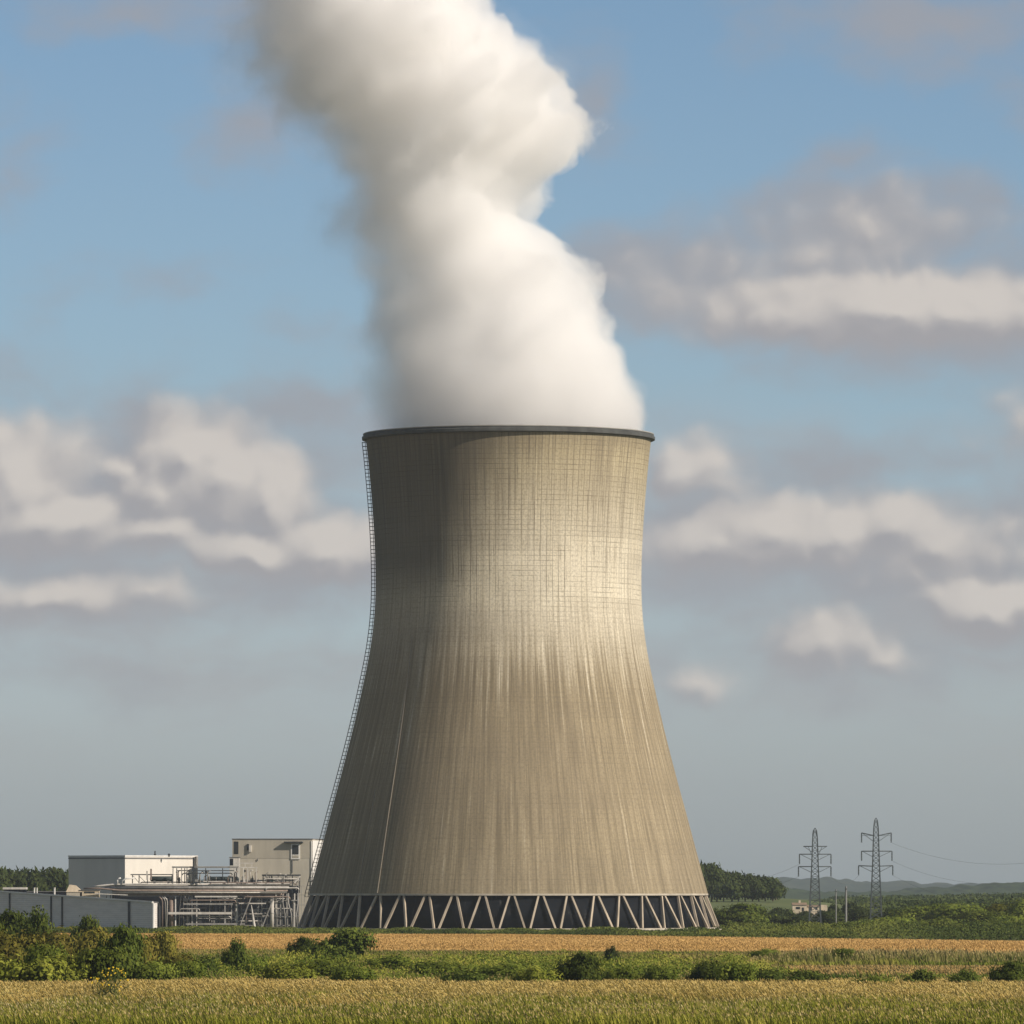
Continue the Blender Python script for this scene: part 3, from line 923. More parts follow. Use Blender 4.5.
BUSHES = [
    (8, 960, 30, 911, 'dark', 'round', 0, 'dark green bush at the left edge against the grey shed wall'),
    (36, 962, 24, 908, 'dark', 'round', 1, 'dark rounded bush with highest top in front of the grey shed'),
    (84, 956, 15, 917, 'dark', 'round', 2, 'small dark rounded bush peeping up under the grey shed wall'),
    (62, 972, 42, 928, 'olive', 'wide', 0, 'broad olive brown bush in the thicket before the grey shed'),
    (20, 978, 40, 926, 'olive', 'wide', 1, 'olive green bush at left edge with paler bush at its foot'),
    (122, 988, 25, 926, 'dark', 'round', 0, 'tall dark green bush behind the yellow flowering weed'),
    (95, 975, 28, 930, 'olive', 'round', 2, 'brownish bush between broad olive bush and tall dark bush'),
    (163, 973, 20, 934, 'olive', 'round', 1, 'brown tinged bush by the left end of the golden field'),
    (25, 990, 44, 952, 'light', 'wide', 2, 'low pale green bush at the foot of thicket by left edge'),
    (66, 990, 34, 955, 'light', 'wide', 0, 'low pale green bush just left of the yellow flowering weed'),
    (190, 985, 26, 958, 'green', 'wide', 1, 'low green bush right of tall dark bush, left of round one'),
    (150, 988, 26, 960, 'green', 'wide', 2, 'low spreading green bush at the right foot of tall dark bush'),
    (235, 977, 19, 939, 'dark', 'round', 1, 'rounded dark green bush alone in front of the pipe rack'),
    (205, 980, 24, 953, 'dark', 'wide', 0, 'low dark green bush touching the rounded bush below pipe rack'),
    (258, 982, 20, 958, 'green', 'wide', 1, 'low green bush right of the rounded bush below pipe rack'),
    (341, 966, 32, 930, 'dark', 'round', 2, 'large dark dense bush below the left end of the tower struts'),
    (302, 965, 15, 937, 'dark', 'round', 0, 'smaller dark bush touching left side of large dense bush'),
    (318, 984, 34, 958, 'green', 'wide', 2, 'low green bush spreading in front of the large dense bush'),
    (390, 978, 34, 954, 'green', 'wide', 0, 'low green bush just right of the large dense bush'),
    (440, 982, 44, 960, 'green', 'wide', 1, 'low wide green bush in meadow left of tower middle'),
    (505, 984, 34, 962, 'green', 'wide', 2, 'low green bush in meadow left of round near-black bush'),
    (580, 990, 23, 953, 'dark', 'round', 0, 'round near-black bush below the middle of the tower'),
    (612, 968, 11, 947, 'blue', 'slender', 1, 'slender dark bush with pointed top behind the round near-black bush'),
    (622, 988, 24, 966, 'green', 'wide', 0, 'low green bush at right foot of round near-black bush'),
    (662, 988, 26, 964, 'green', 'wide', 1, 'low green bush below the right part of the tower struts'),
    (710, 988, 28, 960, 'dark', 'wide', 2, 'dark green bush below right foot of the tower'),
    (765, 989, 36, 966, 'dark', 'wide', 0, 'long low dark bush just left of the straw patch'),
    (812, 988, 22, 968, 'dark', 'wide', 1, 'low dark bush at the left tip of the straw patch'),
    (918, 992, 17, 970, 'dark', 'round', 2, 'dark bush in front of straw patch, left of its twin'),
    (964, 992, 22, 969, 'dark', 'round', 1, 'dark bush in front of the straw patch near its right end'),
    (1010, 990, 20, 962, 'dark', 'round', 0, 'dark bush at right edge beside the straw patch'),
    (843, 964, 13, 949, 'green', 'round', 1, 'small bright bush at near edge of golden field among reeds'),
    (-12, 968, 34, 922, 'green', 'round', 2, 'green bush cut off by left edge before the grey shed'),
    (48, 986, 36, 940, 'green', 'wide', 1, 'middle height green bush between olive bushes and low pale ones'),
    (140, 980, 24, 938, 'olive', 'round', 0, 'olive bush in the gap right of the tall dark bush'),
    (100, 990, 30, 950, 'green', 'round', 1, 'green bush standing directly behind the yellow flowering weed'),
    (178, 980, 24, 950, 'olive', 'wide', 2, 'low olive bush below the brown tinged bush'),
    (290, 986, 30, 962, 'light', 'wide', 0, 'low pale green bush between the rounded and the large dense bush'),
    (355, 988, 34, 964, 'green', 'wide', 1, 'low green bush at foot of the large dense bush'),
    (470, 990, 30, 968, 'dark', 'wide', 0, 'low dark bush at the top of dry grass below tower middle'),
    (540, 990, 26, 966, 'light', 'wide', 1, 'low pale bush touching left side of round near-black bush'),
    (735, 990, 26, 964, 'green', 'round', 1, 'mid green bush between dark bush and long low dark bush'),
    (870, 994, 24, 975, 'green', 'wide', 2, 'low green bush in front of the straw patch middle'),
    (763, 962, 16, 948, 'green', 'wide', 2, 'small green bush at near edge of golden field below pylons'),
]
for b in BUSHES: bush(*b)

# tree belt behind the golden field on the right
TREES = [
    (741, 2220, 25, 903, 'dark', 'round', 0, 'rounded dark tree just right of the tower foot'),
    (716, 2230, 13, 910, 'dark', 'round', 1, 'small dark tree tucked against right foot of the tower'),
    (771, 2330, 20, 913, 'blue', 'round', 2, 'dull green tree below the left part of the pasture'),
    (798, 2330, 18, 914, 'blue', 'round', 0, 'dull green tree just below the cream farmhouse'),
    (826, 2330, 17, 911, 'blue', 'round', 1, 'dull green tree between farmhouse and the two poles'),
    (858, 2420, 20, 908, 'blue', 'round', 2, 'dull green tree just right of the two pale poles'),
    (893, 2420, 22, 907, 'blue', 'round', 1, 'dull green tree behind the foot of the taller pylon'),
    (918, 2300, 26, 906, 'green', 'round', 0, 'mid green rounded tree right of the taller pylon foot'),
    (952, 2200, 30, 904, 'green', 'round', 2, 'tall bright green tree right of the taller pylon'),
    (980, 2150, 26, 911, 'green', 'round', 1, 'mid green tree right of the tall bright green tree'),
    (1004, 2230, 26, 903, 'yellow', 'round', 0, 'yellowish tall tree close to the right edge'),
    (1030, 2220, 28, 900, 'green', 'round', 1, 'green tree cut by the right edge'),
    (896, 2100, 28, 915, 'green', 'wide', 1, 'low green tree in front of the taller pylon foot'),
    (862, 2090, 26, 919, 'green', 'wide', 2, 'low green tree at the foot of the two pale poles'),
    (935, 2060, 28, 918, 'green', 'wide', 0, 'low green tree in front of the tall bright green tree'),
    (1012, 2040, 30, 914, 'green', 'wide', 1, 'low green tree at the foot of the yellowish tall tree'),
    (1075, 2200, 30, 908, 'dark', 'round', 2, 'dark tree beyond the right edge of the belt'),
]
for a in TREES[:-1]: tree(*a, full=True)

# wood on the rise right of the tower
r2 = random.Random(4)
for row, (Yw, n) in enumerate(((3160, 12), (3230, 12), (3310, 11))):
    for i in range(n):
        px = 697 + 82 * (i + .5 * (row % 2)) / n + r2.uniform(-1, 1)
        prof = np.interp(px, [695, 705, 712, 722, 740, 760, 778, 785], [862, 862, 866, 871, 874, 876, 879, 884])
        tree(px, Yw, 12 + r2.random() * 4, prof + r2.uniform(-1.0, 2.0) + (2 - row) * 3.0, 'blue', 'round', i + row,
             'dark tree of the dense wood on the rise right of the tower', 'trees of the wood right of the tower', z=7.0)
# wood behind the grey shed on the left
for row, (Yw, n) in enumerate(((2700, 13), (2780, 13), (2870, 13))):
    for i in range(n):
        px = -45 + 125 * (i + .5 * (row % 2)) / n + r2.uniform(-2, 2)
        prof = np.interp(px, [-60, 0, 15, 30, 45, 70, 90], [868, 870, 872.5, 871, 870, 870.5, 871])
        tree(px, Yw, 19 + r2.random() * 5, prof + r2.uniform(-.8, 1.2) + (2 - row) * 4.5, 'blue', 'round', i + row,
             'dark tree of the wood behind the grey shed', 'trees of the wood behind the shed')

def strip_leaves(name, pts, n, size, tone, label, kind='stuff', seed=1):
    """a mass of undergrowth: pts(r, n) gives positions"""
    r = np.random.default_rng(seed)
    C, hrel = pts(r, n)
    N = r.normal(size=C.shape) * .8 + np.array([0.2, -.5, .5])
    V = leaf_quads(C, N, size, r)
    pal = np.array(TONES[tone])
    gx_ = smooth_noise(400, 40, ((90, 1.0), (30, 1.0)), seed + 3)
    zi = np.clip(((C[:, 1] - C[:, 1].min()) / (np.ptp(C[:, 1]) + 1e-6) * 39).astype(int), 0, 39)
    xi = np.clip(((C[:, 0] - C[:, 0].min()) / (np.ptp(C[:, 0]) + 1e-6) * 399).astype(int), 0, 399)
    t = np.clip(.5 + gx_[xi, zi] * 1.1 + (r.random(len(C)) - .5) * .8, 0, .999) * 2
    i0 = t.astype(int); f = (t - i0)[:, None]
    col = pal[i0] * (1 - f) + pal[np.minimum(i0 + 1, 2)] * f
    nn = len(C)
    me = mesh_np(name, V, np.arange(nn * 4), np.arange(nn) * 4, np.full(nn, 4), M['leaf'], col)
    o = bpy.data.objects.new(name, me); COL.objects.link(o)
    return tag(o, label, None, None, kind)

# undergrowth along the back of the golden field
hn = smooth_noise(800, 40, ((60, 1.4), (160, 1.2), (24, 1.0)), 9)[:, 20]
def verge_pts(r, n):
    x = r.uniform(-330, 330, n)
    dpt = r.random(n) ** 1.05 * np.where(x > 45, 320, 185)
    y = np.array([gold_far(min(250, a)) for a in x]) + 4 + dpt
    far_r = np.where(x > 62, 1.0, 0.55)
    h = np.clip(1.5 + 1.3 * hn[np.clip(((x + 330) / 660 * 799).astype(int), 0, 799)], .5, 4) * far_r * (1.0 + .8 * (dpt > 40) * (x > 60))
    z = h * (1 - (1 - r.random(n)) ** 1.6)
    keep = ~((np.hypot(x - TX, y - TY) < RB + 2.0))
    C = np.stack([x, y, z], 1)[keep]
    return C, z[keep] / 3
strip_leaves('undergrowth', verge_pts, 150000, .36, 'verge', 'low green undergrowth along the far edge of the golden field')
# mid wood far off behind the pylons
wn_ = smooth_noise(900, 40, ((220, 1.0), (70, 1.0), (25, .8)), 19)[:, 20]
def wood_pts(r, n):
    y = r.choice([2800.0, 3100.0, 3900.0, 4800.0], n)
    px = r.uniform(770, 1180, n)
    x = (px - 512) * y / F
    topz = np.interp(px + (y < 3500) * -30.0, [770, 800, 840, 880, 930, 980, 1024, 1180], [1.0, 3.0, 7.2, 7.8, 8.0, 9.0, 9.6, 9.6]) + (y - 4000) / 1000 * .5 - 1.4
    idx = np.clip(((px - 770) / 410 * 899).astype(int), 0, 899)
    hh = topz + 2.2 * wn_[(idx * 3 + (y / 100).astype(int) * 37) % 900]
    z = np.maximum(.1, hh * (1 - r.random(n) ** 2 * .95))
    y = y + r.normal(size=n) * 40
    return np.stack([x, y, z], 1), z
strip_leaves('woodland', wood_pts, 70000, .85, 'blue', 'far dark woodland spreading behind the pylons', seed=5)

# leafy scrub in the near meadow
sn_ = smooth_noise(900, 300, ((40, 1.0), (110, .8), (300, .4)), 29)
def scrub_pts(r, n):
    y = np.sqrt(905 ** 2 + r.random(n) * (1130 ** 2 - 905 ** 2)); x = (r.random(n) * 2 - 1) * .0731 * y * 1.25
    g = sn_[np.clip(((x + 110) / 220 * 899).astype(int), 0, 899), np.clip(((y - 905) / 225 * 299).astype(int), 0, 299)]
    lim = np.where(x > 38, np.where(y > 942, .2, .42), 1.0)
    hh = np.clip(1.3 + 2.1 * g, 0, 3.2) * lim
    z = hh * (1 - (1 - r.random(n)) ** 1.8)
    keep = (hh > .45) & ~((x > 36) & (y > 942) & (y < 1115))
    return np.stack([x, y, z], 1)[keep], z[keep]
strip_leaves('scrub', scrub_pts, 190000, .17, 'scrub', 'low leafy green scrub between the dry grass and the golden field', seed=12)

# ------------------------------------------------------------------ grasses and crop
def blades(name, x, y, h, w, lean, col, label, head=None, headcol=None, headw=None, seed=2, mat='blade'):
    r = np.random.default_rng(seed)
    n = len(x)
    a = r.uniform(-.9, .9, n)                     # mostly broadside to the open field
    tx, ty = np.cos(a), np.sin(a)
    lx = lean * (.5 + r.random(n)) * h; ly = r.normal(size=n) * .12 * h
    bx = np.stack([x, y, np.zeros(n)], 1)
    side = np.stack([tx, ty, np.zeros(n)], 1) * (w * .5)[:, None]
    mid = bx + np.stack([lx * .38, ly * .38, h * .58], 1)
    tip = bx + np.stack([lx, ly, h], 1)
    V = np.stack([bx - side, bx + side, mid + side * .85, mid - side * .85, tip], 1)
    parts = [V.reshape(-1, 3)]
    base = np.arange(n) * 5
    Q = np.stack([base, base + 1, base + 2, base + 3], 1)
    T = np.stack([base + 3, base + 2, base + 4], 1)
    flat = np.concatenate([Q.ravel(), T.ravel()])
    st = np.concatenate([np.arange(n) * 4, n * 4 + np.arange(n) * 3])
    tot = np.concatenate([np.full(n, 4), np.full(n, 3)])
    cols = [col, col]
    if head is not None:
        k_ = np.nonzero(r.random(n) < head)[0]
        m_ = len(k_)
        hl = headw[k_] * 3.2
        d = (tip[k_] - mid[k_]); d /= np.linalg.norm(d, axis=1, keepdims=True)
        s2 = side[k_] / np.maximum(1e-6, np.linalg.norm(side[k_], axis=1, keepdims=True)) * headw[k_][:, None] * .5
        c0 = tip[k_] - d * (hl * .4)[:, None]
        H = np.stack([c0, c0 + d * (hl * .5)[:, None] + s2, c0 + d * hl[:, None], c0 + d * (hl * .5)[:, None] - s2], 1)
        off = n * 5
        parts.append(H.reshape(-1, 3))
        flat = np.concatenate([flat, off + np.arange(m_ * 4)])
        s0 = n * 7
        st = np.concatenate([st, s0 + np.arange(m_) * 4]); tot = np.concatenate([tot, np.full(m_, 4)])
        cols.append(headcol[k_])
    me = mesh_np(name, np.concatenate(parts), flat, st, tot, M[mat], np.concatenate(cols))
    o = bpy.data.objects.new(name, me); COL.objects.link(o)
    return tag(o, label, None, None, 'stuff')

def wedge(n, y0, y1, r, side=1.3):
    """points spread evenly over the ground between two distances"""
    y = np.sqrt(y0 ** 2 + r.random(n) * (y1 ** 2 - y0 ** 2))
    x = (r.random(n) * 2 - 1) * .0731 * y * side
    return x, y

def pal_pick(pal, t, r, jit=.3):
    pal = np.array(pal); t = np.clip(t, 0, .999) * (len(pal) - 1)
    i = t.astype(int); f = (t - i)[:, None]
    c = pal[i] * (1 - f) + pal[np.minimum(i + 1, len(pal) - 1)] * f
    return c * (1 - jit / 2 + jit * r.random((len(t), 1)))

NG = [smooth_noise(700, 700, o, s) for o, s in ((((18, 1.0), (60, .7)), 21), (((40, 1.0), (120, .6)), 22), (((9, 1.0), (26, .8)), 23))]
def field(i, x, y, sx=1.0, sy=1.0):
    """smooth random value at ground points, stretched along x when sx < sy"""
    g = NG[i]
    xi = np.clip(((x + 200) / 400 * 699 * sx).astype(int), 0, 10 ** 6) % 700
    yi = np.clip(((y - 500) / 1000 * 699 * sy).astype(int), 0, 10 ** 6) % 700
    return g[xi, yi]

def path_dist_gold(x): return np.array([gold_near(min(250, max(-400, a))) for a in x])

r = np.random.default_rng(31)
# 1 meadow of green rough grass up to the golden field
x, y = wedge(330000, 885, 1440, r, 1.25)
k_ = y < path_dist_gold(x) + 12
x, y = x[k_], y[k_]
f1 = field(0, x, y, .6, 1.6); f2 = field(1, x, y, 1.0, 1.5); f3 = field(2, x, y, .4, 2.2)
t = .34 + f1 * .8 + f2 * .6 + f3 * .7 + (y - 1050) / 1500
straw = ((x > 36) & (y > 945 + 5 * f1) & (y < 1110 + 10 * f1)).astype(float)
straw = straw * np.clip((x - 36) / 8, 0, 1)
t = np.where(straw > .5, 1.05, t)
GREEN = [(0.064, 0.098, 0.014), (0.112, 0.151, 0.020), (0.182, 0.207, 0.031), (0.280, 0.252, 0.056), (0.420, 0.315, 0.098)]
col = pal_pick(GREEN, t * .8, r, .5)
col[straw > .5] = pal_pick([(.46, .30, .10), (.56, .37, .14)], r.random(int((straw > .5).sum())), r)
h = (.5 + .7 * r.random(len(x))) * (1.0 + 1.1 * np.clip(f2 + .35 * f1, -.4, 1.0)) * np.interp(y, [1000, 1180, 1330], [1.0, .8, .45])
h = np.where(straw > .5, .28, h)
blades('meadow_grass', x, y, h, .10 + .12 * r.random(len(x)), -.28, col,
       'rough green meadow grass between the dry grass and the golden field', head=.12,
       headcol=pal_pick([(.20, .17, .06), (.28, .21, .09)], r.random(len(x)), r), headw=np.full(len(x), .14), seed=3)
# 2 dry seeding grass in a band across the front
x, y = wedge(300000, 700, 905, r, 1.35)
f1 = field(0, x, y, 1.2, 2.0); f2 = field(1, x, y, 1.0, 2.0)
fade = np.clip((y - 728 + 75 * f1) / 45, 0, 1) * np.clip((912 - y + 22 * f2) / 14, 0, 1)
k_ = r.random(len(x)) < .06 + .94 * fade
x, y, f1, f2 = x[k_], y[k_], f1[k_], f2[k_]
DRY = [(.14, .13, .03), (.27, .205, .052), (.42, .295, .08), (.54, .38, .12)]
col = pal_pick(DRY, .45 + f1 * .5 + (r.random(len(x)) - .5) * .7, r, .4)
h = (.75 + .85 * r.random(len(x)) + .35 * f2) * np.interp(y, [800, 880], [1.0, .62])
blades('dry_grass', x, y, h, .045 + .05 * r.random(len(x)), -.5, col, 'band of dry straw coloured seeding grass across the foreground',
       head=.45, headcol=pal_pick([(.40, .28, .075), (.52, .38, .12), (.62, .49, .20)], r.random(len(x)), r), headw=.07 + .04 * r.random(len(x)), seed=4)
# 3 leafy green weeds at the very front
x, y = wedge(300000, 612, 800, r, 1.4)
f1 = field(0, x, y, 1.5, 1.5); f2 = field(1, x, y, 1.6, 1.3)
dens = np.clip((790 - y + 330 * f1 + 130 * f2) / 60, 0.08, 1)
k_ = r.random(len(x)) < dens
x, y, f1, f2 = x[k_], y[k_], f1[k_], f2[k_]
WEED = [(.070, .090, .010), (.150, .172, .018), (.255, .258, .030), (.38, .34, .07)]
col = pal_pick(WEED, .45 + f2 * .6 + (r.random(len(x)) - .5) * .9, r, .5)
wx, wy, wf = x, y, f2
blades('weeds', x, y, .5 + .7 * r.random(len(x)) + .6 * np.clip(f2, -.3, .6), .05 + .08 * r.random(len(x)), -.25 + .5 * (r.random(len(x)) - .5), col, 'leafy green weeds and tall stems at the front of the field',
       head=.16, headcol=pal_pick([(.20, .18, .04), (.36, .27, .09), (.52, .41, .19)], r.random(len(x)), r), headw=.06 + .07 * r.random(len(x)), seed=5)
def weed_leaf_pts(r, n):
    i = r.integers(0, len(wx), n)
    z = (.15 + .85 * r.random(n)) * (.75 + .7 * np.clip(wf[i], -.3, .6))
    return np.stack([wx[i] + r.normal(size=n) * .15, wy[i] + r.normal(size=n) * .15, z], 1), z
strip_leaves('weed_leaves', weed_leaf_pts, 190000, .085, 'weed', 'small leaves of the green weeds at the front of the field', seed=15)
# cream seed heads standing among the weeds at the left
x, y = wedge(9000, 625, 745, r, 1.2)
k_ = r.random(len(x)) < np.clip(.05 - x / 90 + .9 * field(1, x, y, 1.6, 1.3), 0.02, .7)
x, y = x[k_], y[k_]
blades('wildflowers', x, y, .9 + .8 * r.random(len(x)), np.full(len(x), .035), -.25, pal_pick([(.09, .11, .02), (.16, .16, .04)], r.random(len(x)), r),
       'cream seed heads and flowers scattered among the weeds at the front', head=1.0,
       headcol=pal_pick([(.34, .30, .08), (.46, .40, .16), (.58, .52, .28)], r.random(len(x)), r), headw=.05 + .05 * r.random(len(x)), seed=9)
# 4 reeds at the near edge of the golden field, right
x = r.uniform(34, 150, 26000); y = 1132 + 90 * r.random(len(x)) - .12 * x
f1 = field(1, x, y, 1.5, 1.0)
k_ = r.random(len(x)) < .75 + f1
x, y, f1 = x[k_], y[k_], f1[k_]
blades('reeds', x, y, (1.0 + .9 * r.random(len(x)) + 1.0 * f1) * np.clip((x - 28) / 20, .4, 1), .12 + .12 * r.random(len(x)), -.15,
       pal_pick([(.085, .105, .022), (.16, .165, .04), (.26, .225, .08)], .5 + f1 + (r.random(len(x)) - .5) * .6, r, .4), 'tall olive brown reeds along near edge of golden field below the pylons',
       head=.3, headcol=pal_pick([(.26, .21, .08), (.38, .30, .13)], r.random(len(x)), r), headw=np.full(len(x), .16), seed=6)
# 5 the ripe crop
x, y = wedge(190000, 1330, 2020, r, 1.25)
gf_ = np.array([gold_far(a) for a in x])
k_ = (y > path_dist_gold(x) + 2) & (y < gf_)
x, y = x[k_], y[k_]
rowv = np.sin(y * .35) * .18 + field(2, x * .3, y, .5, 3.0) * .5
blades('ripe_crop', x, y, .32 + .14 * r.random(len(x)), .16 + .12 * r.random(len(x)), -.15,
       pal_pick([(.40, .25, .085), (.51, .325, .115), (.60, .40, .16)], .5 + rowv + (r.random(len(x)) - .5) * .5, r, .25), 'ripe golden crop covering the field before the tower', seed=7)

# yellow flowering weed standing in the dry grass
Yf = 735.0
fw = thing('flowering_weed', ((103 - 512) * Yf / F, Yf, 0), 'tall weed with many small yellow flower heads rising from the dry grass', 'weed')
rr = random.Random(8)
mb = MB(); heads = []
lv = MB()
for i in range(26):
    ang = rr.uniform(-1, 1); bx = fw.location.x + rr.uniform(-1.0, 1.3); by = Yf + rr.uniform(-1.0, 1.0)
    H_ = rr.uniform(2.0, 4.15); lx = rr.uniform(-.9, 2.2)
    pm = (bx + lx * .35, by, H_ * .6); pt = (bx + lx, by + rr.uniform(-.4, .4), H_)
    mb.tube([(bx, by, 0), pm, pt], [.04, .035, .022], 5)
    heads.append(pt)
    for j in range(rr.randint(1, 3)):
        q = (pt[0] + rr.uniform(-.5, .5), pt[1] + rr.uniform(-.3, .3), pt[2] - rr.uniform(.1, .7))
        mb.tube([pm, q], [.025, .015], 4); heads.append(q)
    for j in range(16):
        tt = rr.uniform(.1, .9); c = Vector((bx + lx * tt * .8, by, H_ * tt)); a = rr.uniform(0, 6.3); L = rr.uniform(.2, .42)
        d = Vector((math.cos(a), math.sin(a) * .6, rr.uniform(-.1, .6))) * L
        s_ = Vector((-d.y, d.x, .05)).normalized() * L * .2
        lv.add([c, c + d * .5 + s_, c + d, c + d * .5 - s_], [(0, 1, 2, 3)])
M['weed_stem'] = weathered('weed_stem', (.10, .12, .03), .3, 2.0, .9)
mb.build('stem', M['weed_stem'], fw)
lv.build('leaves', M['weed_stem'], fw)
for q in heads[:62]:
    hb = MB(); R_ = rr.uniform(.07, .14); q = Vector(q)
    n_ = 8
    tilt = Vector((rr.uniform(-.5, .5), -.7, rr.uniform(.2, .9))).normalized()
    e1 = tilt.cross(Vector((0, 0, 1))).normalized(); e2 = tilt.cross(e1)
    rim_ = [q + (e1 * math.cos(2 * math.pi * j / n_) + e2 * math.sin(2 * math.pi * j / n_)) * R_ * (1 if j % 2 == 0 else .72) for j in range(n_)]
    hb.add(rim_ + [q + tilt * R_ * .45, q - tilt * R_ * .3], [(j, (j + 1) % n_, n_) for j in range(n_)] + [((j + 1) % n_, j, n_ + 1) for j in range(n_)])
    hb.build('flower_head', M['yellow'], fw)

# ------------------------------------------------------------------ buildings
def prism(mb, foot, z0, z1):
    n = len(foot)
    mb.add([(x, y, z0) for x, y in foot] + [(x, y, z1) for x, y in foot],
           [tuple(range(n))[::-1], tuple(range(n, 2 * n))] + [(i, (i + 1) % n, n + (i + 1) % n, n + i) for i in range(n)])

def rect(c, d1, l1, d2, l2, o=0.0):
    """footprint from corner c along unit d1 (length l1) and d2 (length l2), grown by o"""
    c = Vector((c[0], c[1])); d1 = Vector(d1); d2 = Vector(d2)
    a = c - d1 * o - d2 * o
    p = [a, a + d2 * (l2 + 2 * o), a + d1 * (l1 + 2 * o) + d2 * (l2 + 2 * o), a + d1 * (l1 + 2 * o)]
    area = sum(p[i].x * p[(i + 1) % 4].y - p[(i + 1) % 4].x * p[i].y for i in range(4))
    if area < 0: p = p[::-1]
    return [(q.x, q.y) for q in p]

def Zat(py, Y): return CAMZ + (HOR - py) * Y / F

# white hall
Yh = 2330.0
c0 = P(125, 889, Yh)
hall = thing('turbine_hall', (c0.x, Yh, 0), 'large plain box hall, white lit side and grey shaded side, behind the pipe rack', 'building')
dL = (-math.cos(R(40)), math.sin(R(40))); dR = (math.sin(R(40)), math.cos(R(40)))
zt = Zat(856.6, Yh)
mb = MB(); prism(mb, rect((c0.x, Yh), dL, 25.9, dR, 35.5), -.3, zt); mb.build('wall', M['white_wall'], hall)
mb = MB(); prism(mb, rect((c0.x, Yh), dL, 25.9, dR, 35.5, .18), zt + .003, zt + .45); mb.build('roof', M['white_trim'], hall)
mb = MB()
for d, L in ((dL, 25.9), (dR, 35.5)):
    nrm = Vector((d[1], -d[0])) if d is dR else Vector((-d[1], d[0]))
    if nrm.dot(Vector((0, -1))) < 0: nrm = -nrm
    a = Vector((c0.x, Yh)) + nrm * .1; b = a + Vector(d) * L
    mb.bar((a.x, a.y, zt - .5), (b.x, b.y, zt - .5), .2, .35)
mb.build('gutter', M['roof_grey'], hall)
for px, top in ((155, 851), (169, 853.5)):
    q = P(px, 856, Yh + 12); mb = MB(); mb.tube([(q.x, q.y, zt), (q.x, q.y, Zat(top, Yh + 12))], .22, 6); mb.tube([(q.x, q.y, zt + .4), (q.x, q.y, zt + .9)], .4, 6)
    mb.build('roof_vent', M['dark_steel'], hall)
q = Vector((c0.x, Yh)) + Vector(dR) * 34.6 + Vector((.77, -.64)) * .5
mb = MB(); mb.tube([(q.x, q.y, 1), (q.x, q.y, zt + .2)], .42, 8); mb.build('downpipe', M['steel'], hall)

# tan block
Yt = 2345.0
c1 = P(232.5, 889, Yt)
blk = thing('control_building', (c1.x, Yt, 0), 'flat roofed tan block with canopied window, tucked behind the tower flank', 'building')
e1 = (math.cos(R(6)), math.sin(R(6))); e2 = (-math.sin(R(6)), math.cos(R(6)))
e1 = (math.cos(R(-8)), -math.sin(R(-8))); e2 = (-math.sin(R(8)), math.cos(R(8)))
e1 = (math.cos(R(8)), -math.sin(R(8))); e2 = (math.sin(R(8)), math.cos(R(8)))
ztop, zmid = Zat(839.5, Yt), Zat(858.5, Yt)
Lb = 80 * Yt / F / math.cos(R(8))
foot = rect((c1.x, Yt), e1, Lb, e2, 22.0)
mb = MB(); prism(mb, foot, -.3, zmid); mb.build('lower_wall', M['tan_wall_low'], blk)
mb = MB(); prism(mb, rect((c1.x, Yt), e1, Lb, e2, 22.0, .06), zmid + .003, ztop); mb.build('upper_wall', M['tan_wall'], blk)
mb = MB(); prism(mb, rect((c1.x, Yt), e1, Lb, e2, 22.0, .2), ztop + .003, ztop + .3); mb.build('roof', M['roof_grey'], blk)
def on_front(px, py, out=.0):
    """point on the tan block's front wall"""
    u = (px - 232.5) * Yt / F / math.cos(R(8))
    return Vector((c1.x + e1[0] * u - e2[0] * out, Yt + e1[1] * u - e2[1] * out, Zat(py, Yt)))
def panel(px0, px1, py0, py1, out, th, name, mat, parent, onf=None):
    onf = onf or on_front
    mb = MB(); a, b = onf(px0, py1, out), onf(px1, py1, out); c, d = onf(px0, py1, out - th), onf(px1, py1, out - th)
    z1_ = onf(px0, py0).z
    mb.hexa([a, b, d, c, (a.x, a.y, z1_), (b.x, b.y, z1_), (d.x, d.y, z1_), (c.x, c.y, z1_)])
    return mb.build(name, mat, parent)
panel(234.0, 238.5, 841.5, 854, .14, .12, 'window', M['glass'], blk)
w_ = panel(291.3, 300.3, 843.6, 859.2, .30, .28, 'window_surround', M['white_trim'], blk)
panel(292.6, 299.0, 845, 854.5, .36, .1, 'pane', M['glass'], w_)
panel(292.6, 299.0, 855.4, 857.9, .36, .1, 'pane', M['tan_wall'], w_)
panel(285.0, 303.5, 841.6, 843.0, 1.6, 1.5, 'canopy', M['dark_steel'], blk)
panel(311.4, 312.4, 841, 893, .25, .22, 'corner_trim', M['white_trim'], blk)
panel(247.3, 249.3, 844, 850.5, .5, .4, 'wall_lamp', M['dark_steel'], blk)
panel(249.4, 251.6, 845.5, 852, .8, .7, 'wall_lamp', M['pale_steel'], blk)
panel(292.4, 293.1, 859.5, 873, .3, .2, 'downpipe', M['roof_grey'], blk)
panel(257.5, 258.2, 858.8, 861, .3, .2, 'bracket', M['roof_grey'], blk)
# white right side panel that catches the sun
mb = MB(); a = on_front(313.0, 893, .1); b = on_front(320.5, 893, -2.0)
mb.hexa([(a.x, a.y, 0), (b.x, b.y, 0), (b.x + .4, b.y + 6, 0), (a.x, a.y + 6, 0), (a.x, a.y, ztop - .4), (b.x, b.y, ztop - .4), (b.x + .4, b.y + 6, ztop - .4), (a.x, a.y + 6, ztop - .4)])
mb.build('stair_tower', M['white_trim'], blk)

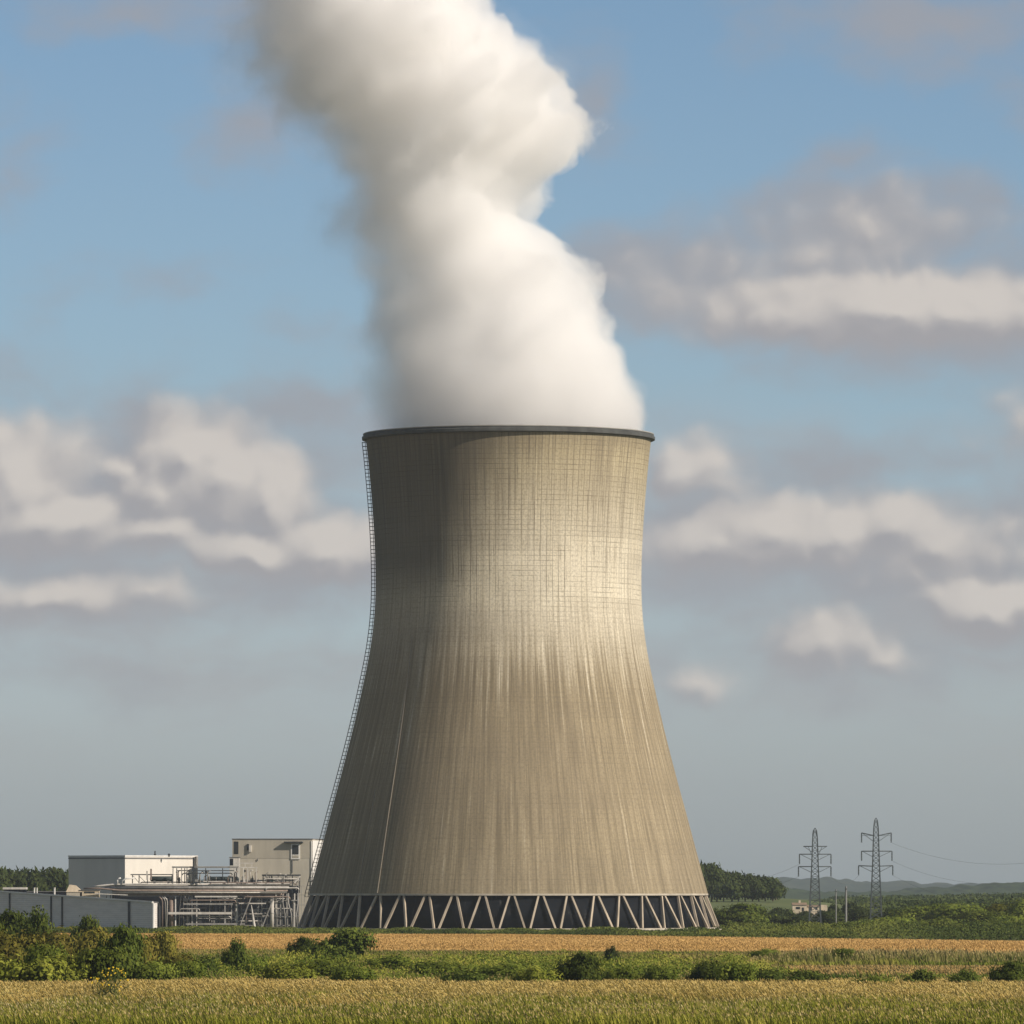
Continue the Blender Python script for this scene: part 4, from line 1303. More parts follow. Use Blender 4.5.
# small plant room left of the tan block
Yp = 2335.0
pr = P(235, 889, Yp)
pl = thing('plant_room', (pr.x, Yp, 0), 'small pale rooftop plant room at the left foot of the tan block', 'building')
mb = MB(); prism(mb, rect((P(229.6, 889, Yp).x, Yp), (1, 0), 9.8 * Yp / F, (0, 1), 5), 0, Zat(857.6, Yp)); mb.build('wall', M['pale_steel'], pl)
mb = MB(); prism(mb, rect((P(229.6, 889, Yp).x, Yp), (1, 0), 9.8 * Yp / F, (0, 1), 5, .2), Zat(857.6, Yp) + .003, Zat(857.0, Yp)); mb.build('roof', M['roof_grey'], pl)
mb = MB(); mb.box((P(231.5, 862, Yp).x, Yp - .03, Zat(862, Yp)), (1.1, .1, 2.2)); mb.build('door', M['dark_wall'], pl)

# grey shed, gable wall towards the field
Ys = 2110.0
s0 = P(153, 889, Ys)
shed = thing('grey_shed', (s0.x, Ys, 0), 'long low grey boarded shed with white roof edge at the left edge', 'building')
ds = Vector((-math.cos(R(38)), math.sin(R(38)))); de = Vector((math.sin(R(38)), math.cos(R(38))))
Ls = 64.0
zr0, zr1 = Zat(902.6, Ys), Zat(902.6, Ys) + 3.3
a = Vector((s0.x, Ys)); b = a + ds * Ls; c = b + de * 2.0; d = a + de * 2.0
mb = MB(); mb.hexa([(b.x, b.y, -.3), (a.x, a.y, -.3), (d.x, d.y, -.3), (c.x, c.y, -.3), (b.x, b.y, zr1), (a.x, a.y, zr0), (d.x, d.y, zr0), (c.x, c.y, zr1)])
mb.build('wall', M['shed_wall'], shed)
o_ = .25; nf_ = Vector((-de.x, -de.y))
a2, b2 = a + nf_ * o_ - ds * o_, b + nf_ * o_; c2, d2 = c - nf_ * .2, d - nf_ * .2 - ds * o_
def lift(v, z): return (v.x, v.y, z)
mb = MB(); mb.hexa([lift(b2, zr1 + .004), lift(a2, zr0 + .004), lift(d2, zr0 + .004), lift(c2, zr1 + .004), lift(b2, zr1 + .2), lift(a2, zr0 + .2), lift(d2, zr0 + .2), lift(c2, zr1 + .2)])
mb.build('roof', M['roof_grey'], shed)
mb = MB(); a3, b3 = a2 + nf_ * .12, b2 + nf_ * .12
mb.bar(lift(b3, zr1 + .2), lift(a3, zr0 + .2), .16, .42); mb.build('roof_edge', M['white_trim'], shed)
def on_shed(px):
    # solve for the wall point on picture column px
    best = min((abs(512 + F * (a + ds * t_).x / (a + ds * t_).y - px), t_) for t_ in np.linspace(0, Ls, 900))[1]
    return a + ds * best, zr0 + (zr1 - zr0) * best / Ls
for px in (10, 51.5, 62.5, 129.5):
    q, zz_ = on_shed(px); q = q + nf_ * .2
    mb = MB(); mb.tube([lift(q, 0), lift(q, zz_ - .2)], .26 if px < 100 else .4, 8); mb.build('downpipe', M['dark_steel'], shed)
q = a + nf_ * .35 - ds * .5
mb = MB(); mb.tube([lift(q, 0), lift(q, zr0 - .4), lift(q + ds * .5, zr0 + .05)], .42, 8); mb.build('corner_pipe', M['white_trim'], shed)
q = a + de * 2.3 - ds * .6
mb = MB(); mb.tube([lift(q, 0), lift(q, zr0 - 1), lift(q + ds * .5, zr0 - .1), lift(q + ds * 2.4, zr0 + .2)], .3, 8); mb.build('corner_pipe', M['dark_steel'], shed)
# low things on and behind the shed roof
Yb = 2280.0
lowb = thing('low_store', (P(14.5, 889, Yb).x, Yb, 0), 'low dark store with pale roof strip behind the grey shed at far left', 'building')
mb = MB(); prism(mb, rect((P(3.5, 889, Yb).x, Yb), (1, 0), 22 * Yb / F, (0, 1), 6), 0, Zat(889.4, Yb)); mb.build('wall', M['dark_wall'], lowb)
mb = MB(); prism(mb, rect((P(3.5, 889, Yb).x, Yb), (1, 0), 22 * Yb / F, (0, 1), 6, .25), Zat(889.4, Yb) + .003, Zat(887.3, Yb)); mb.build('roof', M['pale_steel'], lowb)
for px, w_px, lab in ((34.3, 1.5, 'pale vent stack behind shed roof, left of a close pair'), (37.0, 1.2, 'thin cream vent stack behind shed roof, right of a close pair'), (54.5, 1.8, 'white vent stack standing alone behind the shed roof')):
    v = thing('vent_stack', (P(px, 889, Yb).x, Yb, 0), lab, 'vent')
    mb = MB(); mb.tube([(v.location.x, Yb, 0), (v.location.x, Yb, Zat(888.6, Yb))], w_px * .5 * Yb / F, 8); mb.build('pipe', M['white_trim'], v)
    mb = MB(); mb.tube([(v.location.x, Yb, Zat(888.6, Yb)), (v.location.x, Yb, Zat(887.6, Yb))], w_px * .68 * Yb / F, 8); mb.build('cowl', M['pale_steel'], v)
dk = thing('dark_store', (P(45, 889, 2295).x, 2295, 0), 'long low dark roofed store behind the shed, below the wood', 'building')
mb = MB(); prism(mb, rect((P(-30, 889, 2295).x, 2295), (1, 0), 110 * 2295 / F, (0, 1), 9), 0, Zat(892.0, 2295)); mb.build('wall', M['dark_wall'], dk)
mb = MB(); prism(mb, rect((P(-30, 889, 2295).x, 2295), (1, 0), 110 * 2295 / F, (0, 1), 9, .3), Zat(892.0, 2295) + .003, Zat(891.2, 2295)); mb.build('roof', M['roof_grey'], dk)
Yk = 2275.0
kx0, kx1 = P(66.5, 889, Yk).x, P(82, 889, Yk).x
kiosk = thing('tan_kiosk', ((kx0 + kx1) / 2, Yk, 0), 'small tan lean-to with sloping roof at the foot of the white hall', 'building')
mb = MB(); mb.hexa([(kx0, Yk, 0), (kx1, Yk, 0), (kx1, Yk + 5, 0), (kx0, Yk + 5, 0), (kx0, Yk, Zat(892, Yk)), (kx1, Yk, Zat(892, Yk)), (kx1, Yk + 5, Zat(892, Yk)), (kx0, Yk + 5, Zat(892, Yk))])
mb.build('wall', M['tan_wall'], kiosk)
mb = MB(); z9 = Zat(892, Yk) + .003
mb.hexa([(kx0 - .2, Yk - .2, z9), (kx1 + .2, Yk - .2, z9), (kx1 + .2, Yk + 5.2, z9), (kx0 - .2, Yk + 5.2, z9), (kx0 + .9, Yk + 1.2, Zat(884.6, Yk)), (kx1 - 2.2, Yk + 1.2, Zat(885.4, Yk)), (kx1 - 2.2, Yk + 4, Zat(885.4, Yk)), (kx0 + .9, Yk + 4, Zat(884.6, Yk))])
mb.build('roof', M['stone'], kiosk)
kx0, kx1 = P(80, 889, Yk).x, P(99, 889, Yk).x
k2 = thing('cream_store', ((kx0 + kx1) / 2, Yk, 0), 'low cream store with flat roof between tan lean-to and pipe rack', 'building')
mb = MB(); prism(mb, rect((kx0, Yk), (1, 0), kx1 - kx0, (0, 1), 5), 0, Zat(890.5, Yk)); mb.build('wall', M['stone'], k2)
mb = MB(); prism(mb, rect((kx0, Yk), (1, 0), kx1 - kx0, (0, 1), 5, .25), Zat(890.5, Yk) + .003, Zat(889.8, Yk)); mb.build('roof', M['roof_grey'], k2)
mb = MB(); mb.box(((kx0 + kx1) / 2, Yk - .04, Zat(892.4, Yk)), (3.4, .1, .5)); mb.build('window', M['glass'], k2)

# ------------------------------------------------------------------ pipe rack
Yr = 2272.0
sr = Yr / F
rk0 = P(205, 889, Yr)
rack = thing('pipe_rack', (rk0.x, Yr, 0), 'steel pipe rack crowded with pipes and beams left of the cooling tower', 'pipe rack')
def rp(px, py, dy=0.0): return P(px, py, Yr) + Vector((0, dy, 0))
def rpart(name, mat, pts, rad_px, dy=0.0, n=8):
    mb = MB(); mb.tube([rp(a, b, dy) for a, b in pts], rad_px * sr, n); return mb.build(name, mat, rack, smooth=True)
def rbeam(name, mat, p, q, w_px, dy=0.0):
    mb = MB(); mb.bar(rp(*p, dy), rp(*q, dy), w_px * sr); return mb.build(name, mat, rack)
# the long deck pipes
rpart('pipe', M['pale_steel'], [(93, 886.8), (100, 885.8), (113, 884.6), (135, 884.3), (290, 884.3)], .95, 0)
rpart('pipe', M['steel'], [(105, 887.9), (289, 887.5)], 1.4, -1.2)
rpart('pipe', M['rust_pipe'], [(84, 888.6), (100, 888.4), (120, 890.4), (288, 890.6)], .9, -2.2)
rpart('pipe', M['pale_steel'], [(112, 892.4), (287, 892.6)], .8, -1.0)
rpart('pipe', M['rust_pipe'], [(118, 894.2), (284, 894.2)], 1.1, 1.0)
rpart('pipe', M['dark_steel'], [(110, 889.2), (292, 889.2)], .8, 1.5)
rbeam('deck_beam', M['dark_steel'], (104, 886.2), (292, 886.0), 1.2, 2.0)
rbeam('deck_beam', M['dark_steel'], (120, 896.0), (296, 896.0), 1.2, 2.5)
for x0, x1, py, rd, mt, dy in ((196, 262, 881.6, .7, 'pale_steel', 2.0), (140, 200, 882.2, .6, 'rust_pipe', 2.6), (240, 298, 880.4, .7, 'steel', 2.4), (210, 296, 882.8, .6, 'rust_pipe', -.8),
                               (176, 236, 870.6, .5, 'pale_steel', 1.2), (182, 232, 873.2, .55, 'steel', 2.0), (264, 299, 878.8, .6, 'pale_steel', -.2), (266, 299, 888.0, .7, 'pale_steel', -2.6)):
    rpart('pipe', M[mt], [(x0, py + 2), (x0 + .5, py + .5), (x0 + 1.8, py), (x1 - 1.8, py), (x1 - .5, py + .5), (x1, py + 2)], rd, dy, 7)
# elbows at the left end
rpart('pipe', M['white_trim'], [(117.5, 884), (117.6, 880), (119, 878.4), (121, 878.2)], .8, -.6)
rpart('pipe', M['white_trim'], [(122, 884), (122.6, 880.5), (126, 878.6), (135, 878.2)], .7, -.4)
for px in (107, 110.5, 114):
    rbeam('hanger', M['dark_steel'], (px, 894), (px + (px - 110) * .2, 900), .7, -1)
rbeam('walkway', M['pale_steel'], (95, 893.6), (128, 895.0), .9, -1.8)
# upper frames
def frame(x0, x1, ytop, ybot, posts, wt=1.1, mat='steel', dy=0.0, rail=None):
    rbeam('beam', M[mat], (x0 - .6, ytop), (x1 + .6, ytop), wt, dy)
    for px in posts:
        rbeam('post', M[mat], (px, ytop + .55), (px, ybot), .9, dy)
    if rail:
        for ry in rail: rbeam('rail', M[mat], (x0, ry), (x1, ry), .4, dy + .05)
frame(172.5, 238, 867.0, 884, (173, 181.6, 187), 1.3, 'steel', 0)
frame(173, 237, 867.6, 884, (176, 184, 192, 205, 222, 236), .6, 'dark_steel', 5)
rbeam('post', M['dark_steel'], (193.6, 857.5), (193.6, 884), 1.6, -.5)
rbeam('post', M['pale_steel'], (197.2, 857.3), (197.2, 868), 1.1, 1.0)
frame(239, 257, 867.4, 884, (239.5, 243.6, 247.4, 256.5), .9, 'pale_steel', -.6)
frame(236, 253, 863.2, 867, (238, 245.0, 251.8), 1.0, 'pale_steel', .4)
frame(262.5, 300, 875.2, 893, (263, 271.4, 285.6, 292.4, 299.6), 1.5, 'dark_steel', .6, (878.6,))
frame(264, 298, 876.6, 890, (267, 275, 281, 289, 296), .5, 'steel', 3.0, (881, 884.6))
frame(131, 172, 874.6, 884, (132.4, 139, 147.5, 172), 1.0, 'dark_steel', .4)
rbeam('post', M['pale_steel'], (147, 871), (147, 880), 1.4, -.2)
rbeam('post', M['rust_pipe'], (151, 868.8), (151, 880), 1.6, .2)
for xa, xb in ((133, 139), (139, 146), (176, 184), (265, 271), (286, 292)):
    rbeam('brace', M['steel'], (xa, 876), (xb, 883), .5, 1.2)
rbeam('brace', M['pale_steel'], (294.6, 883), (300.5, 876), 1.5, -1.5)
rng2 = random.Random(21)
# pumps, valves and pipe loops on the deck
for px in (178, 186.5, 200, 204, 207.5, 228, 234.5, 242, 250, 255, 266.5, 278, 283.5):
    yt = rng2.uniform(869.5, 876)
    rpart('riser', M[rng2.choice(['pale_steel', 'steel', 'white_trim', 'rust_pipe'])], [(px, 883.6), (px, yt + 1.5), (px + 1.2, yt), (px + 3.2, yt)], rng2.uniform(.4, .75), rng2.uniform(-1, 3), 6)
for px, py in ((206, 871.5), (202.5, 872.5), (244.5, 871), (187.8, 874), (178.5, 879)):
    mb = MB(); q = rp(px, py, .2)
    mb.tube([q + Vector((0, -.3, 0)), q + Vector((0, .3, 0))], 1.35 * sr, 12); mb.tube([q + Vector((0, -.5, 0)), q + Vector((0, -.3, 0))], .5 * sr, 8)
    mb.build('valve', M['dark_steel'], rack)
# columns and beams below the deck
for px, w_, mt in ((175.6, 1.1, 'white_trim'), (192, 1.6, 'steel'), (196.8, 1.1, 'pale_steel'), (231.6, .9, 'steel'), (236.8, 1.9, 'pale_steel'), (225.0, 1.5, 'steel'),
                   (261.8, 1.0, 'steel'), (276.0, 1.2, 'pale_steel'), (280.3, .9, 'steel'), (287.0, 1.3, 'steel'), (292.2, .8, 'dark_steel'), (294.6, 1.2, 'pale_steel'),
                   (240.5, .7, 'dark_steel'), (267.6, .7, 'dark_steel'), (205.6, .6, 'dark_steel'), (216, .6, 'dark_steel')):
    ytop_ = 896.0 if px < 270 else 893.5
    rbeam('column', M[mt], (px, ytop_), (px + rng2.uniform(-.2, .2), 928.5), w_, rng2.uniform(-.6, 1.2))
for x0, x1, py, w_, mt, dy in ((195, 237, 896.6, 1.4, 'pale_steel', -1.2), (184, 233, 904.0, 1.6, 'steel', -.8), (168.5, 232, 913.2, 2.3, 'pale_steel', -1.5), (186, 245, 924.0, 1.5, 'steel', -1.0),
                               (239, 266, 903.4, 1.2, 'pale_steel', -.6), (254, 290, 916.8, .7, 'steel', .5), (196, 226, 909.0, .8, 'dark_steel', .6), (196, 236, 918.4, .8, 'steel', .8),
                               (238, 276, 897.6, 1.4, 'dark_steel', -.4), (240, 290, 925.4, .8, 'steel', .6), (270, 298, 900.4, .8, 'steel', .2), (240, 262, 910.0, .6, 'steel', 1.0)):
    rbeam('cross_beam', M[mt], (x0, py), (x1, py), w_, dy)
# pipes dropping at the left corner
for px, lean_, rd, mt in ((162.6, 0, .7, 'rust_pipe'), (165.4, .8, .6, 'steel'), (167.6, -.8, .55, 'pale_steel')):
    rpart('drop_pipe', M[mt], [(px - 3.0, 897.0), (px - .6, 899.0), (px, 902), (px + lean_, 928.4)], rd, -1.8)
# tapering chute and bent stand-pipes at the right end
mb = MB(); a_, b_ = rp(251.5, 905, -1.6), rp(254.8, 928.4, -1.6)
mb.tube([a_, a_ * .6 + b_ * .4, b_], [.35 * sr, .9 * sr, 1.5 * sr], 8); mb.build('chute', M['pale_steel'], rack)
for px, px2 in ((283, 285), (288.6, 291.4), (298, 296.6)):
    rpart('stand_pipe', M['steel'], [(px, 893), (px, 903), (px2, 914), (px2 + .6, 928)], .6, -1.4, 6)
for px in (298.6, 301.4, 304.2):
    rbeam('post', M['steel'], (px, 875 + (px - 298) * 3.2), (px, 928), .55, 1.2)
for py in (886, 895, 905, 916):
    rbeam('rail', M['steel'], (293, py), (305, py), .45, 1.2)
for px in (246.0, 257.8, 227.6, 209.2, 183.4, 179.2, 187.0):
    rpart('riser', M[rng2.choice(['steel', 'pale_steel', 'rust_pipe'])], [(px, 928.3), (px, rng2.uniform(900, 916)), (px + 1.5, 899), (px + 1.6, 895)], .45, rng2.uniform(.6, 2.5), 6)

rng3 = random.Random(77)
for i in range(30):
    px = rng3.uniform(177, 297); w_ = rng3.uniform(.4, .9)
    rbeam('column', M[rng3.choice(['steel', 'dark_steel', 'pale_steel', 'steel'])], (px, rng3.uniform(896, 903)), (px, 928.4), w_, rng3.uniform(3.0, 9.0))
for i in range(24):
    px = rng3.uniform(176, 270); L_ = rng3.uniform(10, 34); py = rng3.uniform(898, 926)
    rpart('pipe', M[rng3.choice(['steel', 'dark_steel', 'pale_steel', 'rust_pipe'])], [(px, py), (min(px + L_, 297), py)], rng3.uniform(.35, .8), rng3.uniform(2.0, 8.0), 6)
for i in range(22):
    px = rng3.uniform(175, 298); yt = rng3.uniform(868, 878) if px < 258 else rng3.uniform(876, 882)
    rbeam('post', M[rng3.choice(['steel', 'pale_steel', 'dark_steel', 'rust_pipe'])], (px, yt), (px, 884), rng3.uniform(.4, .9), rng3.uniform(1.0, 7.0))
for i in range(16):
    px = rng2.uniform(176, 256) if i < 10 else rng2.uniform(264, 296)
    ht = rng2.uniform(2.5, 6.0); wd = rng2.uniform(1.6, 4.2)
    q = rp(px, 884 - ht / 2, rng2.uniform(.5, 3.0)); mb = MB()
    mb.box(q, (wd * sr, 1.2, ht * sr)); mb.box((q.x, q.y, q.z + ht * sr * .5 + .12), (wd * sr * .6, .8, .24)); mb.tube([(q.x, q.y, q.z + ht * sr * .5), (q.x, q.y, q.z + ht * sr * .5 + .9)], .14, 6)
    mb.build('pump_unit', M[rng2.choice(['steel', 'pale_steel', 'dark_steel', 'vessel_dark', 'rust_pipe'])], rack)
for x0, x1, py, rd, mt, dy in ((190, 236, 900.2, .8, 'rust_pipe', -1.0), (198, 231, 916.4, .7, 'pale_steel', -.4), (240, 268, 914.0, .9, 'steel', -.6), (262, 292, 908.5, .7, 'pale_steel', .2),
                               (180, 200, 908.8, .8, 'steel', -1.2), (238, 262, 921.0, .8, 'pale_steel', -.2), (205, 228, 927, 1.0, 'steel', -1.6), (244, 290, 896.8, .9, 'rust_pipe', -1.4)):
    rpart('pipe', M[mt], [(x0, py + 2.5), (x0 + .4, py + .6), (x0 + 1.6, py), (x1 - 1.6, py), (x1 - .4, py + .6), (x1, py + 3)], rd * .8, dy, 6)
for px, py0, py1 in ((239.5, 928, 897), (262, 928, 898)):
    mb = MB(); q0, q1 = rp(px, py0, -1.9), rp(px + 12, py1, -1.9)
    for dy_ in (0, .9):
        mb.bar(q0 + Vector((0, dy_, 0)), q1 + Vector((0, dy_, 0)), .22, .3)
    for j in range(1, 18):
        q = q0.lerp(q1, j / 18); mb.box((q.x, q.y + .45, q.z), (.45, .8, .06))
    mb.build('stair', M['steel'], rack)

# the vessels standing in and behind the rack
def tank_h(px0, px1, py, rpx, label, mat):
    cxx = rp((px0 + px1) / 2, py, 6)
    t = thing('horizontal_tank', (cxx.x, cxx.y, cxx.z), label, 'tank')
    mb = MB(); a, b = rp(px0, py, 6), rp(px1, py, 6); rd = rpx * sr
    mb.tube([a + Vector((.0, 0, 0)), a + Vector((rd * .5, 0, 0)), b - Vector((rd * .5, 0, 0)), b], [rd * .55, rd, rd, rd * .55], 14); mb.build('shell', mat, t, smooth=True)
    for f_ in (.2, .8):
        q = a.lerp(b, f_); mb = MB(); mb.box((q.x, q.y, q.z - rd - .35), (.7, rd * 1.5, 1.2)); mb.build('saddle', M['steel'], t)
    return t
tank_h(206, 238, 879.4, 3.0, 'long dark horizontal tank on the pipe rack deck below the tan block', M['vessel_dark'])
tank_h(149, 172, 878.8, 2.7, 'short dark horizontal tank on the pipe rack deck below the white hall', M['vessel_dark'])
def tank_v(px, rpx, ytop, label, mat, dy):
    q = rp(px, 928.4, dy); t = thing('vertical_vessel', (q.x, q.y, 0), label, 'vessel')
    rd = rpx * sr; zt_ = Zat(ytop, Yr)
    mb = MB(); mb.tube([(q.x, q.y, 0), (q.x, q.y, zt_ - rd * .5)], rd, 14); mb.build('shell', mat, t, smooth=True)
    mb = MB(); mb.tube([(q.x, q.y, zt_ - rd * .5 + .003), (q.x, q.y, zt_ - rd * .15), (q.x, q.y, zt_)], [rd * 1.02, rd * .8, rd * .3], 14); mb.build('cap', mat, t, smooth=True)
    mb = MB(); mb.tube([(q.x, q.y, zt_ * .45), (q.x, q.y, zt_ * .45 + .3)], rd * 1.12, 14); mb.build('flange', M['steel'], t)
tank_v(171.2, 2.6, 897.2, 'brownish vertical vessel at the left corner of the pipe rack', M['rust_pipe'], .8)
tank_v(272.0, 1.9, 897.5, 'pale vertical vessel under the right half of the pipe rack', M['pale_steel'], -.4)
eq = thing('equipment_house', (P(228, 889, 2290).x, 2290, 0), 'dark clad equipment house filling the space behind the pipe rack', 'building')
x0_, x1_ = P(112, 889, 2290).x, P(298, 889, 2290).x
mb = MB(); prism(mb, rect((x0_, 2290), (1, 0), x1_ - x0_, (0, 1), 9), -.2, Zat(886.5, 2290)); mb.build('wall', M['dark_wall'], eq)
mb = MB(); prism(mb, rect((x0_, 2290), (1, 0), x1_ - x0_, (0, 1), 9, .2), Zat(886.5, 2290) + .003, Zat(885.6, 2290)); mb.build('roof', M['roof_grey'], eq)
mb = MB()
for i in range(26):
    px = rng2.uniform(178, 292); py = rng2.uniform(899, 926); q = P(px, py, 2290)
    mb.box((q.x, 2289.9 - .1 * rng2.random(), q.z), (rng2.uniform(.4, 3.0), .3, rng2.uniform(.25, 1.3)))
mb.build('louvre', M['louvre'], eq)
for px in (186, 200, 213, 245, 258, 281):
    q = P(px, 927, 2289.7); mb = MB(); mb.box((q.x, q.y, 1.15), (1.2, .15, 2.3)); mb.build('door', M['steel'] if px == 213 else M['louvre'], eq)

# ------------------------------------------------------------------ pylons, poles, cables, farmhouse
def pylon(px, base, top, arms, label, Y):
    s = Y / F
    t = thing('pylon', ((px - 512) * s, Y, 0), label, 'pylon', 'lattice pylons right of the tower')
    X = t.location.x
    H = Zat(top, Y)
    def hw(z):      # half width of the body at height z
        f = z / H
        return np.interp(f, [0, .3, .6, .93, 1.0], [2.0, 1.55, 1.1, .75, .4])
    lv_ = [0]
    while lv_[-1] < H - .6:
        lv_.append(min(H - .3, lv_[-1] + max(1.7, hw(lv_[-1]) * 1.25)))
    cs = ((-1, -1), (1, -1), (1, 1), (-1, 1))
    for sx, sy in cs:
        mb = MB()
        for a, b in zip(lv_[:-1], lv_[1:]):
            mb.bar((X + sx * hw(a), Y + sy * hw(a), a), (X + sx * hw(b), Y + sy * hw(b), b + .01), .30)
        mb.build('leg', M['pylon'], t)
    mb = MB()
    for i, (a, b) in enumerate(zip(lv_[:-1], lv_[1:])):
        for q in range(4):
            (ax, ay), (bx, by) = cs[q], cs[(q + 1) % 4]
            mb.bar((X + ax * hw(a), Y + ay * hw(a), a), (X + bx * hw(b), Y + by * hw(b), b), .13)
            mb.bar((X + bx * hw(a), Y + by * hw(a), a), (X + ax * hw(b), Y + ay * hw(b), b), .13)
            mb.bar((X + ax * hw(b), Y + ay * hw(b), b), (X + bx * hw(b), Y + by * hw(b), b), .13)
    mb.build('lattice', M['pylon'], t)
    mb = MB(); z_ = H - .3
    mb.bar((X - .5, Y, z_), (X, Y, H + .5), .25); mb.bar((X + .5, Y, z_), (X, Y, H + .5), .25); mb.build('peak', M['pylon'], t)
    ends = []
    for (x0, x1, py, up, ins) in arms:
        z = Zat(py, Y)
        mb = MB()
        for xe in (x0, x1):
            xw = (xe - 512) * s; sg = 1 if xw > X else -1; w0 = hw(z)
            for sy in (-1, 1):
                mb.bar((X + sg * w0 * .98, Y + sy * w0, z), (xw, Y + sy * .12, z + up), .32)
                mb.bar((X + sg * hw(z - 1.9), Y + sy * hw(z - 1.9), z - 1.9), (xw, Y + sy * .12, z + up + .1), .12)
            n_ = 4
            for j in range(n_):
                f0, f1 = j / n_, (j + 1) / n_
                mb.bar((X + sg * w0 + (xw - X - sg * w0) * f0, Y - w0 * (1 - f0), z), (X + sg * w0 + (xw - X - sg * w0) * f1, Y + w0 * (1 - f1), z), .1)
            if not ins:   # bracing struts under a bare arm
                mb.bar((xw * .6 + X * .4, Y, z), (X + sg * w0, Y, z - 3.4), .14)
        mb.build('cross_arm', M['pylon'], t)
        if ins:
            for xe in (x0, x1):
                xw = (xe - 512) * s; mb = MB()
                zz_ = [z + up - .1 - 3.1 * j / 12 for j in range(13)]
                mb.tube([(xw, Y, q) for q in zz_], [.13 if j % 2 else .27 for j in range(13)], 6)
                mb.build('insulator', M['pylon'], t)
                ends.append(Vector((xw, Y, z + up - 3.25)))
    return ends
Y1, Y2 = 2290.0, 2330.0
e1_ = pylon(815, 927, 829.5, [(803.5, 827, 846.4, 0, False), (799.5, 831, 854.2, 0, True), (798.5, 831, 866.6, 0, True)],
            'smaller lattice pylon nearer the farmhouse', Y1)
e2_ = pylon(876, 925, 819.5, [(861.6, 891.2, 835.6, .9, True), (861.6, 892, 851.2, 0, True), (858.6, 892.8, 866.2, .2, True)],
            'taller lattice pylon right of the two pale poles', Y2)

def cable(a, b, sag, label, r=.055, n=40):
    mb = MB(); a, b = Vector(a), Vector(b)
    pts = []
    for i in range(n + 1):
        f = i / n; p = a.lerp(b, f); p.z -= sag * 4 * f * (1 - f); pts.append(p)
    mb.tube(pts, r, 5)
    o = mb.build('power_cable', M['cable'])
    return tag(o, label, 'cable', 'power cables')
right_lab = ['sagging power cable running right from top arm of taller pylon', 'sagging power cable running right from middle arm of taller pylon', 'sagging power cable running right from bottom arm of taller pylon']
for (i, row) in ((1, 862), (3, 872), (5, 886)):
    a = e2_[i]; b = P(1150, row - 34, 2050)
    cable(a, b, 8.0 + i * .8, right_lab[i // 2], .03)
for (i, lab) in ((0, 'power cable running left from middle arm of smaller pylon'), (2, 'power cable running left from bottom arm of smaller pylon')):
    cable(e1_[i], P(640, 868 + i * 3, 2700), 7.0, lab, .032)
cable(e1_[3], e2_[4], 2.6, 'short power cable hanging between the two pylons', .04)

for px, top, base, w_, lab in ((836, 889, 930, .17, 'thinner shorter pale pole standing between the two pylons'), (846, 886.5, 929, .30, 'thicker taller pale pole standing between the two pylons')):
    Y = 2215.0
    t = thing('pole', ((px - 512) * Y / F, Y, 0), lab, 'pole', 'pale poles between the pylons')
    X = t.location.x; mb = MB(); mb.tube([(X, Y, -.2), (X, Y, Zat(top, Y))], [w_ * 1.25, w_], 8); mb.build('shaft', M['pole'], t)
    mb = MB(); mb.box((X, Y - w_ - .1, Zat(top, Y) - .8), (w_ * 2.2, .18, .35)); mb.build('bracket', M['pylon'], t)

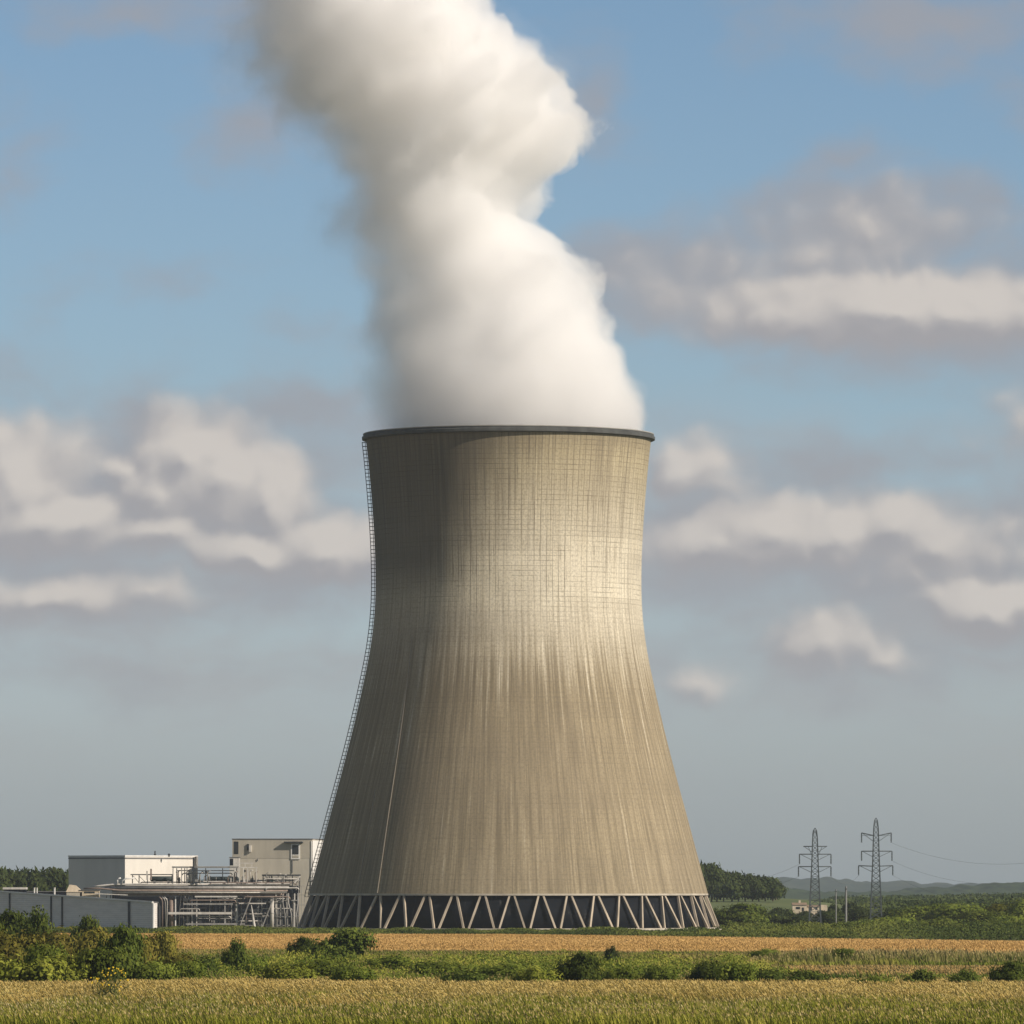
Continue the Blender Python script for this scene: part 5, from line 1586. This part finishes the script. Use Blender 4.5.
# farmhouse on the pasture
Yf = 2840.0
fx0, fx1 = P(792.5, 889, Yf).x, P(820, 889, Yf).x
farm = thing('farmhouse', ((fx0 + fx1) / 2, Yf, 0), 'low cream stone farmhouse among trees below the smaller pylon', 'house')
zb, zw = Zat(913, Yf), Zat(904.6, Yf)
mb = MB(); prism(mb, rect((fx0, Yf), (1, 0), (fx1 - fx0) * .52, (0, 1), 6), -.3, zw - .2); prism(mb, rect((fx0 + (fx1 - fx0) * .523, Yf + .4), (1, 0), (fx1 - fx0) * .45, (0, 1), 6), -.3, zw - .9)
mb.build('wall', M['stone'], farm)
mb = MB(); xm = fx0 + (fx1 - fx0) * .52
for xa, xb, yo, ze, rise in ((fx0 - .2, xm + .1, 0, zw - .2, 1.0), (xm + .25, fx1 + .3, .4, zw - .9, .8)):
    ya, yb = Yf + yo - .3, Yf + yo + 6.3
    mb.hexa([(xa, ya, ze + .003), (xb, ya, ze + .003), (xb, yb, ze + .003), (xa, yb, ze + .003), (xa, ya + 2.8, ze + rise), (xb, ya + 2.8, ze + rise), (xb, yb - 2.8, ze + rise), (xa, yb - 2.8, ze + rise)])
rf = mb.build('roof', M['tile'], farm)
mb = MB(); mb.box((fx0 + 3, Yf + 3, zw + 1.0), (.8, .8, 1.4)); mb.build('chimney', M['stone'], rf)
for px, py, ww, hh, dy in ((798, 908.0, 1.7, .9, 0), (803, 909.2, .8, 1.3, 0), (810.5, 908.8, 1.2, 1.3, .4), (816.5, 908.6, .8, 1.0, .4)):
    q = P(px, py, Yf); mb = MB(); mb.box((q.x, Yf + dy - .03, q.z), (ww, .12, hh)); mb.build('window', M['glass'], farm)
mb = MB(); q = P(824, 905.6, Yf + 3); mb.box((q.x, Yf + 4, q.z - 1), (2.6, 4, 2.6)); mb.build('outhouse', M['stone'], farm)
# trees that hide its foot
for px, top, hw_ in ((788, 909, 8), (805, 911.5, 9), (822, 910.5, 8), (778, 908, 9), (834, 904, 9), (850, 903, 10)):
    tree(px, 2720, hw_, top, 'blue', 'round', int(px), 'dark tree of the row around the cream farmhouse', 'trees around the farmhouse')
# hedge at the top of the pasture
def hedge_pts(r, n):
    x = r.uniform(85, 175, n); y = 3110 + r.normal(size=n) * 3
    z = 7.2 + (1.1 + .5 * r.random(n)) * r.random(n)
    return np.stack([x, y, z], 1), z

# ------------------------------------------------------------------ air
HAZE_D = 3.0e-5
mh, kh = new_mat('haze_air')
pv = kh.n('ShaderNodeVolumePrincipled')
pv.inputs['Color'].default_value = (0.80, 0.90, 1.0, 1)
pv.inputs['Density'].default_value = HAZE_D
pv.inputs['Density Attribute'].default_value = ''
pv.inputs['Anisotropy'].default_value = 0.2
oh = kh.n('ShaderNodeOutputMaterial'); kh.t.links.new(pv.outputs[0], oh.inputs['Volume'])
try: mh.cycles.homogeneous_volume = True
except Exception: pass
mb = MB(); mb.box((0, 11750, 159.5), (10000, 24300, 321))
hz = mb.build('haze', mh)
hz['kind'] = 'stuff'
